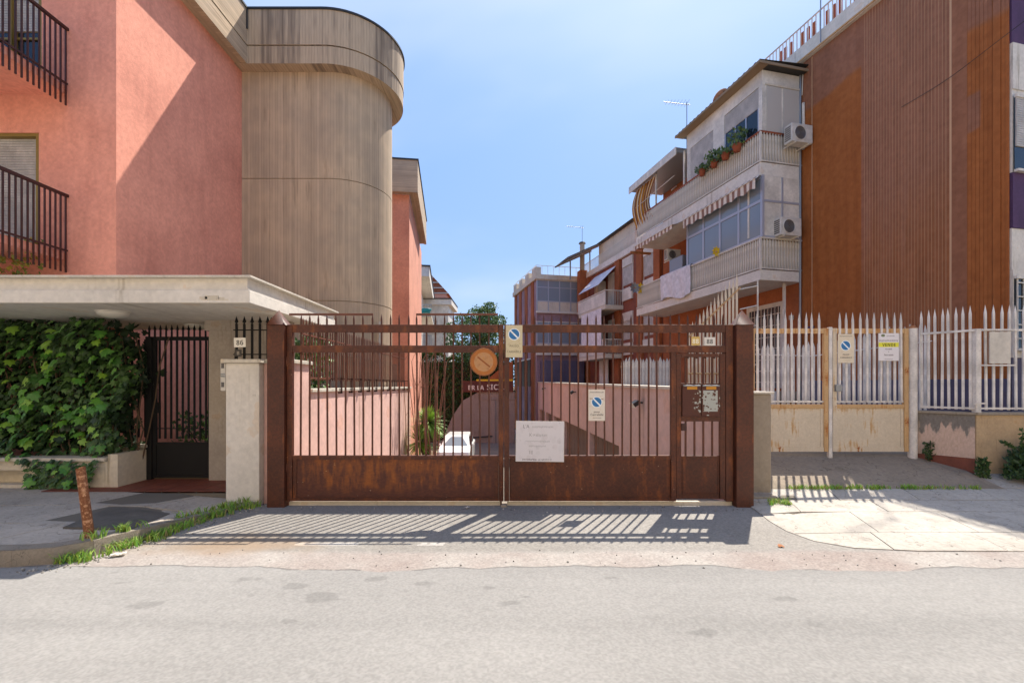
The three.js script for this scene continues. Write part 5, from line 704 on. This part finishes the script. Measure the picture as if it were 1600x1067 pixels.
// ================================================================ BLOCK FURTHER DOWN THE DRIVE
const RB = thing('rear_apartment_block', 'red brown apartment block with glazed verandas beyond the clad building', 'building', BP, BA);
{
  const H = 9.25; add('wall', bx(0.0, 8, -2.5, H, -26, -8.35), m.darkbrick, RB); add('cornice', [bx(-0.18, 0.2, H, H + 0.35, -19.1, -8.4)], m.white, RB);
  for (const z of [-8.7, -10.5, -13.2, -17.9]) add('pilaster', bx(-0.14, 0.0, -2, H, z - 0.3, z + 0.3), m.brick, RB);
  for (const [z0, z1] of [[-10.15, -9.05], [-12.6, -11.4]]) for (const y of [7.4, 4.2]) { const w = add('window', [bx(-0.03, 0, y - 0.05, y + 1.75, z0 - 0.04, z0), bx(-0.03, 0, y - 0.05, y + 1.75, z1, z1 + 0.04), bx(-0.1, 0, y - 0.75, y - 0.05, z0, z1)], m.panel, RB); add('shutter_box', bx(-0.07, 0, y + 1.25, y + 1.75, z0, z1), m.panel, w); add('roller_shutter', slats(z0, z1, y + 0.15, y + 1.24, 0, 0.09).map(g => { g.rotateY(-Math.PI / 2); g.translate(-0.02, 0, 0); return g; }), m.shutter, w); }
  // small balcony
  for (const y of [6.2, 3.3]) { const b = add('balcony', bx(-1.15, 0, y, y + 0.24, -17, -12.6), m.cream, RB); add('hand_rail', [bx(-1.18, -1.1, y + 1.08, y + 1.13, -17, -12.58), bx(-1.1, 0, y + 1.08, y + 1.13, -12.66, -12.58)], m.rail, b); add('rail_sheet', bx(-1.15, -1.12, y + 0.26, y + 1.05, -17, -12.62), m.panel, b); for (let i = 0; i < 10; i++) add('rail_bar', bx(-1.05 + i * 0.11, -1.03 + i * 0.11, y + 0.24, y + 1.1, -12.63, -12.61), m.rail, b); add('balcony_door', [bx(-0.05, 0, y + 0.24, y + 2.5, -14.6, -13.6)], m.panel, b); add('cupboard', bx(-0.55, -0.02, y + 0.24, y + 2.2, -15.6, -15.0), m.panel, b); }
  const aw = add('awning', curveSheet((u, v) => [-0.1 - 1.2 * v, mix(9.0, 7.75, v), mix(-16.6, -13.3, u), u * 3, v], 8, 2), m.linen, RB, true); aw.userData.label = 'pale awning lowered over the far balcony';
  add('awning', curveSheet((u, v) => [-1.22 + 0.03 * Math.sin(u * 20), mix(6.3, 4.0, v), mix(-16.2, -13.1, u), u * 3, v * 2], 24, 2), m.linen, RB, true);
  // projecting veranda wing
  const vz = -19.16; add('veranda_wing', bx(-3.44, -0.02, -2.5, H - 0.05, -25.9, vz - 0.02), m.mauve, RB); add('wing_cornice', [bx(-3.6, 0.1, H, H + 0.34, -26, vz + 0.25)], m.cream, RB);
  for (const z of [-20.2, -22.0, -23.8, -25.4]) add('wing_pier', bx(-3.5, -3.44, -2, H, z - 0.35, z + 0.35), m.brick, RB);
  for (const [y0, y1] of [[7.72, 9.2], [4.7, 6.2]]) { const v = add('veranda', [bx(-3.5, 0, y0 - 0.86, y0 - 0.72, vz, vz + 0.2), bx(-3.5, 0, y1, y1 + 0.06, vz, vz + 0.12)], m.white, RB); const xs = [-3.45, -2.6, -1.75, -0.9, -0.1]; for (let i = 0; i < 5; i++) add('mullion', bx(xs[i] - 0.04, xs[i] + 0.04, y0 - 0.72, y1, vz + 0.06, vz + 0.12), m.alu, v); add('transom', [bx(-3.41, -0.14, y0 + 0.95, y0 + 1.01, vz + 0.07, vz + 0.11), bx(-3.41, -0.14, y0 - 0.05, y0 + 0.03, vz + 0.07, vz + 0.11)], m.alu, v); for (let i = 0; i < 4; i++) { add('pane', bx(xs[i] + 0.04, xs[i + 1] - 0.04, y0 + 0.03, y1, vz + 0.085, vz + 0.095), m.paleglass, v); add('apron_panel', bx(xs[i] + 0.04, xs[i + 1] - 0.04, y0 - 0.72, y0 - 0.05, vz + 0.08, vz + 0.1), m.balpanel, v); } for (let i = 0; i < 3; i++) add('inner_curtain', bx(-3.3 + i * 0.9, -2.95 + i * 0.9, y0 + 0.05, y1 - 0.05, vz + 0.02, vz + 0.04), m.linen, v); }
  for (let i = 0; i < 3; i++) { const w = add('window', bx(-3.49, -3.442, 1.6 - i * 0.0, 3.6, -21.5 - i * 1.7, -20.8 - i * 1.7), m.tin, RB); add('window_head', bx(-3.52, -3.45, 3.6, 3.7, -21.6 - i * 1.7, -20.7 - i * 1.7), m.white, w); }
  add('ground_store', [bx(-3.2, -0.3, 1.5, 3.4, vz + 0.02, vz + 1.2)], m.bluegrey, RB); add('store_window', [bx(-0.26, -0.2, 1.7, 3.3, -15.5, -14.2), bx(-0.28, -0.26, 1.7, 3.3, -15.0, -14.92)], m.panel, RB);
  const rr = add('roof_railing', [bx(-3.55, 0, H + 0.95, H + 0.98, vz + 0.2, vz + 0.23), bx(-3.55, -3.52, H + 0.95, H + 0.98, -26, vz + 0.2), bx(-0.16, -0.13, H + 1.0, H + 1.03, -18.6, -8.4)], m.rail, RB);
  for (let i = 0; i < 9; i++) add('post', bx(-3.55 + i * 0.43, -3.53 + i * 0.43, H + 0.34, H + 0.96, vz + 0.205, vz + 0.225), m.rail, rr); for (let i = 0; i < 60; i++) put('post', railPost(), m.rail, rr, -0.145, H + 0.34, -8.6 - i * 0.165); for (let i = 0; i < 4; i++) add('parapet_block', bx(-3.6, -3.2, H + 0.34, H + 0.85, -25.6 + i * 1.9, -24.6 + i * 1.9), m.cream, RB);
  // roof shelters and chimney
  const sh = add('roof_shelter', curveSheet((u, v) => [mix(-2.2, 0.6, v), H + 0.9 + v * 1.35, mix(-18.9, -16.2, u), u * 3, v * 3], 4, 1), m.cement, RB, true); add('shelter_beam', [0, 1, 2].map(i => bar([-2.2, H + 0.85, -18.8 + i * 1.2], [0.6, H + 2.2, -18.8 + i * 1.2], 0.05, 6)), m.steel, sh); add('shelter_post', [bar([-1.1, H, -18.6], [-1.1, H + 1.4, -18.6], 0.05), bar([0.4, H, -18.6], [0.4, H + 2.1, -18.6], 0.05)], m.steel, sh);
  const s2 = add('roof_shelter', curveSheet((u, v) => [mix(0.0, 2.2, v), H + 2.0 + v * 0.1, mix(-17, -11.5, u), u * 3, v * 3], 4, 1), m.tin, RB, true); add('shelter_wall', bx(0.3, 0.4, H + 0.3, H + 1.95, -16.8, -11.8), m.cream, s2);
  const ch = add('chimney', rbx(-0.62, -0.08, 6.9, H + 0.55, -18.5, -17.9, 0.01), m.brick, RB); add('flue', cyl(0.17, 0.17, 2.0, -0.35, H + 0.5, -18.2, 14), m.cement, ch); add('flue_cap', cyl(0.26, 0.2, 0.1, -0.35, H + 2.5, -18.2, 14), m.tin, ch);
}
function railPost() { return railPost.g || (railPost.g = join(bx(-0.012, 0.012, 0, 0.68, -0.012, 0.012))); }
aerial('tiny aerial on the far chimney top', inFrame(RB, -0.35, 11.8, -18.2), 1.2, 1.2, 0.1);
// ================================================================ GARAGES ALONG THE RAMP
{
  const GA = 3.06 * Math.PI / 180, G = thing('garage_row', 'dusty pink garage wall with brown board doors along the ramp', 'garage', [3.64 - 0.0534 * 6.75, 0, -6.75], GA);
  const doors = [[6.0, 9.65], [10.15, 15.25], [16.25, 18.65], [19.35, 21.95], [22.55, 25.45], [26.3, 32.0]], sh = new THREE.Shape(); [[0.25, -2.6], [38, -2.6], [38, 1.98], [0.25, 1.6]].forEach((p, i) => i ? sh.lineTo(...p) : sh.moveTo(...p)); for (const [a, b] of doors) { const h = new THREE.Path(); h.moveTo(a, -2.5); h.lineTo(b, -2.5); h.lineTo(b, 0.02); h.lineTo(a, 0.02); h.closePath(); sh.holes.push(h); }
  const g = new THREE.ExtrudeGeometry(sh, { depth: 0.35, bevelEnabled: false }); g.rotateY(Math.PI / 2); add('wall', g, m.garage, G);
  const cp = new THREE.Shape(); [[0.2, 1.6], [38, 1.98], [38, 2.04], [0.2, 1.66]].forEach((p, i) => i ? cp.lineTo(...p) : cp.moveTo(...p)); const cg = new THREE.ExtrudeGeometry(cp, { depth: 0.42, bevelEnabled: false }); cg.rotateY(Math.PI / 2); cg.translate(-0.04, 0, 0); add('coping', cg, m.marble, G);
  add('roof_deck', bx(0.36, 9, 1.2, 1.5, -38, -8.2), m.cement, G);
  doors.forEach(([a, b], i) => { if (i === 5) { add('garage_room', [bx(5, 5.2, -2.5, 1.2, -b - 0.4, -a + 0.4), bx(0.36, 5, -2.5, 1.2, -b - 0.5, -b - 0.3), bx(0.36, 5, -2.5, 1.2, -a + 0.3, -a + 0.5)], m.garage, G); return; } const d = add('garage_door', bx(0.2, 0.23, -2.5, 0.02, -b, -a), m.garagedoor, G), n = Math.round((b - a) / 0.2), w = (b - a) / n, bg = join(rbx(-0.02, 0.01, -2.5, 0.015, 0.006, w - 0.006, 0.004)); for (let k = 0; k < n; k++) put('board', bg, m.garagedoor, d, 0.19 - (k % 3) * 0.004, 0, -b + k * w); });
  [[4.05, 1.3, 'floodlight on the garage wall closest to the brown gate'], [12.2, 1.42, 'floodlight on the garage wall above the long door'], [22.0, 1.5, 'floodlight on the garage wall above the small doors'], [31, 1.6, 'floodlight at the far end of the garage wall']].forEach(([L, y, l]) => { const o = thing('floodlight', l, 'lamp', inFrame(G, 0, y, -L), GA, 'floodlights on the garage wall'); add('bracket', [bx(-0.14, 0.0, -0.02, 0.02, -0.02, 0.02)], m.tin, o); const h = join(rbx(-0.08, 0.08, -0.05, 0.05, -0.13, 0.13, 0.01)); h.rotateZ(0.6); h.translate(-0.18, -0.02, 0); const e = new THREE.Mesh(h, m.tin); e.name = 'lamp_head'; e.castShadow = true; o.add(e); const q = join(bx(-0.004, 0.0, -0.07, 0.07, -0.13, 0.13)); q.rotateZ(0.6); q.translate(-0.245, -0.066, 0); const k = new THREE.Mesh(q, m.lamp); k.name = 'lamp_glass'; o.add(k); });
}
{ // car parked at the foot of the ramp
  const C = thing('parked_car', 'small white hatchback parked at the foot of the ramp', 'car', [-2.93, -2.45, -24.6]);
  const prof2 = (pts, w, bev, mm, name) => { const s = new THREE.Shape(); pts.forEach((p, i) => i ? s.lineTo(...p) : s.moveTo(...p)); const g = new THREE.ExtrudeGeometry(s, { depth: w - 2 * bev, bevelEnabled: true, bevelSize: bev * 0.6, bevelThickness: bev, bevelSegments: 3 }); g.rotateY(-Math.PI / 2); g.translate(w / 2 - bev, 0, 0); return g; };
  add('body', prof2([[-2.0, 0.3], [1.85, 0.3], [1.92, 0.55], [1.8, 0.78], [0.85, 0.95], [-1.9, 0.98], [-2.02, 0.6]], 1.66, 0.1, m.carpaint), m.carpaint, C);
  const cab = prof2([[-1.75, 0.95], [0.9, 0.93], [0.15, 1.46], [-1.35, 1.48]], 1.5, 0.08), p = cab.attributes.position; for (let i = 0; i < p.count; i++) { const y = p.getY(i); if (y > 0.95) p.setX(i, p.getX(i) * (1 - (y - 0.95) * 0.32)); } cab.computeVertexNormals(); add('cabin', cab, m.carpaint, C);
  const ws = curveSheet((u, v) => [mix(-0.62, 0.62, u) * (1 - v * 0.14), mix(0.98, 1.42, v), mix(0.88, 0.27, v) + 0.02 - 0.1 * (u - 0.5) ** 2], 6, 2); add('windscreen', ws, m.paleglass, C); for (const s of [-1, 1]) { add('side_window', curveSheet((u, v) => [s * (0.748 - v * 0.1), mix(1.0, 1.4, v), mix(-1.4, 0.55 - v * 0.45, u)], 3, 1), m.glass, C); add('mirror', rbx(s * 0.78, s * 0.96, 0.98, 1.1, 0.5, 0.6, 0.03), m.carpaint, C); add('headlight', rbx(s * 0.5, s * 0.74, 0.62, 0.76, 1.78, 1.9, 0.03), m.lamp, C); for (const z of [1.2, -1.25]) { const w = new THREE.TorusGeometry(0.22, 0.085, 10, 22); w.rotateY(Math.PI / 2); w.translate(s * 0.74, 0.3, z); const wh = add('wheel', w, m.rubber, C); const rim = new THREE.CylinderGeometry(0.17, 0.17, 0.1, 18); rim.rotateZ(Math.PI / 2); rim.translate(s * 0.76, 0.3, z); add('rim', rim, m.steel, wh); } }
}
// ================================================================ PLANTS AND HOUSES AT THE END OF THE DRIVE
{
  const Z = 33, sh = new THREE.Shape(); [[-6.2, -2.6], [0.2, -2.6], [0.2, 1.2], [-2.4, 1.2], [-3.5, 0.6], [-4.3, -0.6], [-5.0, -2.3]].forEach((p, i) => i ? sh.lineTo(...p) : sh.moveTo(...p));
  const g = new THREE.ExtrudeGeometry(sh, { depth: 0.5, bevelEnabled: false }); g.translate(0, 0, -Z - 0.5); const W = thing('end_wall', 'stained grey retaining wall at the end of the drive', 'wall'); add('wall_face', g, m.stone, W); add('ledge', bx(-2.2, 0.2, 0.65, 0.75, -Z, -Z + 0.06), m.stone, W); add('pier', [bx(-1.5, -1.2, -2.5, 0.6, -Z, -Z + 0.08), bx(-0.8, -0.55, -2.5, 0.2, -Z, -Z + 0.08)], m.stone, W); add('pipe', bar([-3.4, -2.1, -Z + 0.1], [-1.4, -1.95, -Z + 0.1], 0.05), m.tin, W);
  const s = thing('name_board', 'dark red name board with white letters and yellow edge', 'sign', [-1.35, 1.2, -Z + 0.12]); add('board', bx(-2.25, 1.4, 0, 0.78, -0.06, 0), m.darkbrick, s); add('yellow_edge', bx(-1.2, 1.4, 0.78, 0.9, -0.07, 0.02), m.yellow, s); add('gable', [(() => { const t = new THREE.Shape(); t.moveTo(-0.4, 0.9); t.lineTo(1.4, 0.9); t.lineTo(1.4, 2.2); t.lineTo(0.9, 2.0); t.closePath(); const q = new THREE.ExtrudeGeometry(t, { depth: 0.1, bevelEnabled: false }); q.translate(0, 0, -0.12); return q; })()], m.brick, s);
  const f = new THREE.Mesh(new THREE.PlaneGeometry(3.55, 0.7), new THREE.MeshStandardMaterial({ map: print(1024, 202, (x, w, h) => { x.fillStyle = '#5c2c22'; x.fillRect(0, 0, w, h); x.fillStyle = '#e6ded2'; x.font = 'bold 128px sans-serif'; x.fillText('ER LA', 110, 170, 360); x.font = 'bold 150px sans-serif'; x.fillText('SICILI', 500, 165, 480); }), roughness: 0.7 })); f.name = 'lettering'; f.position.set(-0.42, 0.39, 0.006); s.add(f);
}
function mass(name, label, category, pos, spread, n, leafSize, a, b, seed, trunk) { const t = thing(name, label, category, pos); if (trunk) add('trunk', trunk, m.bark, t); leaves('crown', t, blade(leafSize, 0.36), n, spread, green(a, b), seed); return t; }
mass('clipped_hedge', 'tall dark hedge above the end wall of the drive', 'hedge', [-3.6, 0, -34.2], R => { const x = mix(-3.9, 3.8, R()), top = 3.85 + 0.22 * Math.sin(x * 2) + 0.12 * Math.sin(x * 6.3), u = R(); return u < 0.7 ? [x, mix(-2.2, top, R()), 0.55 + 0.18 * Math.sin(x * 5) * R() - R() * 0.25] : [x, top - R() * 0.12, mix(-0.6, 0.6, R())]; }, 13000, 0.17, [0.025, 0.075, 0.02], [0.09, 0.18, 0.035], 401, [bx(-3.8, 3.7, -2.5, 3.4, -0.5, 0.15)]);
{ // big evergreen behind the hedge
  const blobs = []; const R0 = rng(402); for (let i = 0; i < 34; i++) { const a = R0() * 6.28, r = Math.sqrt(R0()) * 2.5, y = 3.6 + R0() * 5.2, k = 1 - 0.55 * Math.max(0, (y - 6.2) / 3); blobs.push([Math.cos(a) * r * k, y, Math.sin(a) * r * k, 0.55 + R0() * 0.6]); }
  blobs.push([3.0, 6.8, 0, 0.7], [2.7, 5.6, 0, 0.8], [-2.9, 7.2, 0, 0.7], [-2.8, 5.8, 0, 0.8], [1.0, 9.3, 0, 0.6], [-1.8, 8.1, 0, 0.7], [-0.6, 8.4, 0.4, 0.8], [2.0, 8.0, 0, 0.6], [0.4, 8.8, 0, 0.6]);
  const limbs = [taper([0, -2.5, 0], [0.1, 5.5, 0], 0.28, 0.14, 9)]; blobs.forEach((b, i) => { if (i % 2) limbs.push(taper([0.05, Math.min(5.3, b[1] - 1), 0], [b[0], b[1], b[2]], 0.07, 0.02, 5)); });
  mass('evergreen_tree', 'bushy green tree rising behind the hedge', 'tree', [-3.2, 0, -46], R => { const b = blobs[Math.floor(R() * blobs.length)], a = R() * 6.28, c = R() * 2 - 1, s = Math.sqrt(1 - c * c), r = b[3] * (0.6 + 0.4 * Math.cbrt(R())) * (R() < 0.08 ? 1.35 : 1); return [b[0] + r * s * Math.cos(a), b[1] + r * c, b[2] + r * s * Math.sin(a)]; }, 15000, 0.2, [0.05, 0.12, 0.03], [0.2, 0.3, 0.08], 403, limbs);
}
{ // spiky plant and bare shoots at the foot of the pink wall
  const t = thing('spiky_plant', 'spiky green yucca at the end of the pink retaining wall', 'plant', [-2.6, -1.05, -14.0]); add('trunk', [taper([0, -1.0, 0], [0.05, 1.5, 0], 0.09, 0.07), taper([0.02, 0.4, 0], [-0.2, 1.0, 0.1], 0.06, 0.05)], m.bark, t);
  const pos = [], R = rng(71); for (let i = 0; i < 700; i++) { const h = R() < 0.75, o = h ? [0.05, 1.62, 0] : [-0.2, 1.05, 0.1], a = R() * 6.28, e = R() * 2.3 - 0.85, L = 0.5 + R() * 0.22, dx = Math.cos(a) * Math.cos(e), dz = Math.sin(a) * Math.cos(e), dy = Math.sin(e), w = 0.026, sx = -Math.sin(a) * w, sz = Math.cos(a) * w; const q = (k, s) => [o[0] + dx * L * k + sx * s, o[1] + dy * L * k - 0.12 * k * k, o[2] + dz * L * k + sz * s]; pos.push(...q(0.1, -1), ...q(0.1, 1), ...q(0.6, 0.8), ...q(0.1, -1), ...q(0.6, 0.8), ...q(0.6, -0.8), ...q(0.6, -0.8), ...q(0.6, 0.8), ...q(1, 0)); }
  const g = new THREE.BufferGeometry(); g.setAttribute('position', new THREE.Float32BufferAttribute(pos, 3)); g.computeVertexNormals(); stuff(add('leaves', g, mat('yucca leaf', { color: '#96b84a', roughness: 0.6, transmission: 0.25, thickness: 0 }), t));
  const s = thing('bare_shrub', 'bare reddish shoots standing by the pink wall', 'shrub', [-2.75, -1.5, -13.6]); const tw = []; for (let i = 0; i < 24; i++) { let a = [(R() - 0.5) * 0.9 + 0.1, -0.1, (R() - 0.5) * 0.8], lean = (R() - 0.4) * 0.6; const n = 5; for (let k = 0; k < n; k++) { const b = [a[0] + lean * 0.3 + (R() - 0.5) * 0.1, a[1] + 0.8, a[2] + (R() - 0.5) * 0.12]; tw.push(taper(a, b, 0.018 - k * 0.002, 0.016 - k * 0.002, 5)); if (k > 1 && R() < 0.6) tw.push(taper(b, [b[0] + (R() - 0.3) * 0.5, b[1] + 0.3 + R() * 0.2, b[2] + (R() - 0.5) * 0.2], 0.006, 0.002, 4)); a = b; } } add('shoots', tw, m.twig, s);
}
{ // houses beyond
  const B = thing('white_house', 'white apartment house with a deep eave beyond the wing', 'building', [-8.9, 0, -48], 8 * Math.PI / 180);
  add('wall', bx(-6, -0.9, -2.5, 12.6, -18, 0), m.panel, B); add('eave', [bx(-6, 0.3, 12.9, 13.9, -17.5, 0.5)], m.white, B); add('roof_edge', bx(-6, 0.4, 13.9, 14.05, -17.6, 0.6), m.tin, B); add('blind_box', bx(-0.95, -0.7, 11.2, 12.4, -3, -1.4), m.cream, B);
  for (const y of [9.0, 5.8]) { const b = add('balcony', bx(-0.9, 0.5, y - 0.2, y, -8, 0.2), m.white, B); for (let i = 0; i < 9; i++) add('rail_bar', bx(-0.9 + i * 0.17, -0.87 + i * 0.17, y, y + 1, 0.12, 0.15), m.steel, b); add('hand_rail', bx(-0.9, 0.52, y + 1, y + 1.06, 0.1, 0.18), m.steel, b); add('door', bx(-0.9, -0.86, y, y + 2.2, -3, -1.8), m.glass, b); }
  const tub = thing('plastic_tub', 'turquoise plastic tub on the balcony of the white house', 'tub', [-8.85, 9.05, -47.3]); add('bowl', new THREE.LatheGeometry([[0.001, 0], [0.42, 0], [0.55, 0.38], [0.6, 0.4], [0.5, 0.36], [0.38, 0.04], [0.001, 0.04]].map(p => new THREE.Vector2(...p)), 20), m.teal, tub); add('rim', (() => { const q = new THREE.TorusGeometry(0.58, 0.03, 6, 24); q.rotateX(Math.PI / 2); q.translate(0, 0.4, 0); return q; })(), m.teal, tub);
  const C = thing('tiled_house', 'orange house with a sloping tiled roof behind the white one', 'building', [-11.2, 0, -68]); add('wall', bx(-6, 1.5, -2.5, 15.1, -6, 0), m.salmon, C); const rf = add('roof', [(() => { const s = new THREE.Shape(); s.moveTo(-5, 15.1); s.lineTo(1.9, 15.1); s.lineTo(-2.6, 20); s.closePath(); const q = new THREE.ExtrudeGeometry(s, { depth: 6, bevelEnabled: false }); q.translate(0, 0, -6); return q; })()], m.tileroof, C); for (let i = 0; i < 6; i++) add('tile_course', bx(-4.8, 1.75 - i * 0.72, 15.15 + i * 0.78, 15.3 + i * 0.78, 0, 0.12), m.marble, rf);
  const D = thing('flat_house', 'pale grey flat roofed house behind the hedge', 'building', [-9.6, 0, -60]); add('wall', bx(-5, 1.3, -2.5, 12.1, -6, 0), m.panel, D); add('roof_slab', bx(-5, 1.75, 12.1, 12.8, -6.3, 0.3), m.white, D); add('roof_edge', bx(-5, 1.8, 12.8, 12.95, -6.4, 0.4), m.tin, D); for (const y of [8.5, 5]) { const w = add('window', bx(-1.2, -0.1, y, y + 1.6, 0.0, 0.05), m.shutter, D); add('sill', bx(-1.3, 0, y - 0.1, y, 0, 0.15), m.white, w); }
}
// ---- the sunlit houses across the street, behind the lens; they throw warm light back on the shaded fronts
{
  const H = thing('street_house', 'cream plastered houses across the street facing the gate', 'building', [0, 0, 4.6]); const holes = []; for (let i = 0; i < 14; i++) for (const y of [1.0, 4.2, 7.4]) holes.push([-26.6 + i * 4, -25.2 + i * 4, y, y + 1.9]);
  add('wall', walled(-30, 30, 0, 10.6, 0, 0.4, holes), mat('warm cream render', { color: '#f0e1c8', tex: T.drips, size: 3, roughness: 0.95 }), H); add('cornice', bx(-30, 30, 10.6, 11, -0.3, 0.4), m.white, H); add('room_wall', bx(-30, 30, 0, 10.6, 0.75, 0.8), m.cream, H);
  holes.forEach(([a, b, c, d]) => add('window', slats(a, b, c, d, 0.2, 0.12), m.shutter, H));
  setting(add('pavement_opposite', bx(-60, 60, -0.05, 0.12, 2.9, 4.6), m.paveL), 'footway in front of the houses across the street', 'pavement');
}
renderer.render(scene, camera);
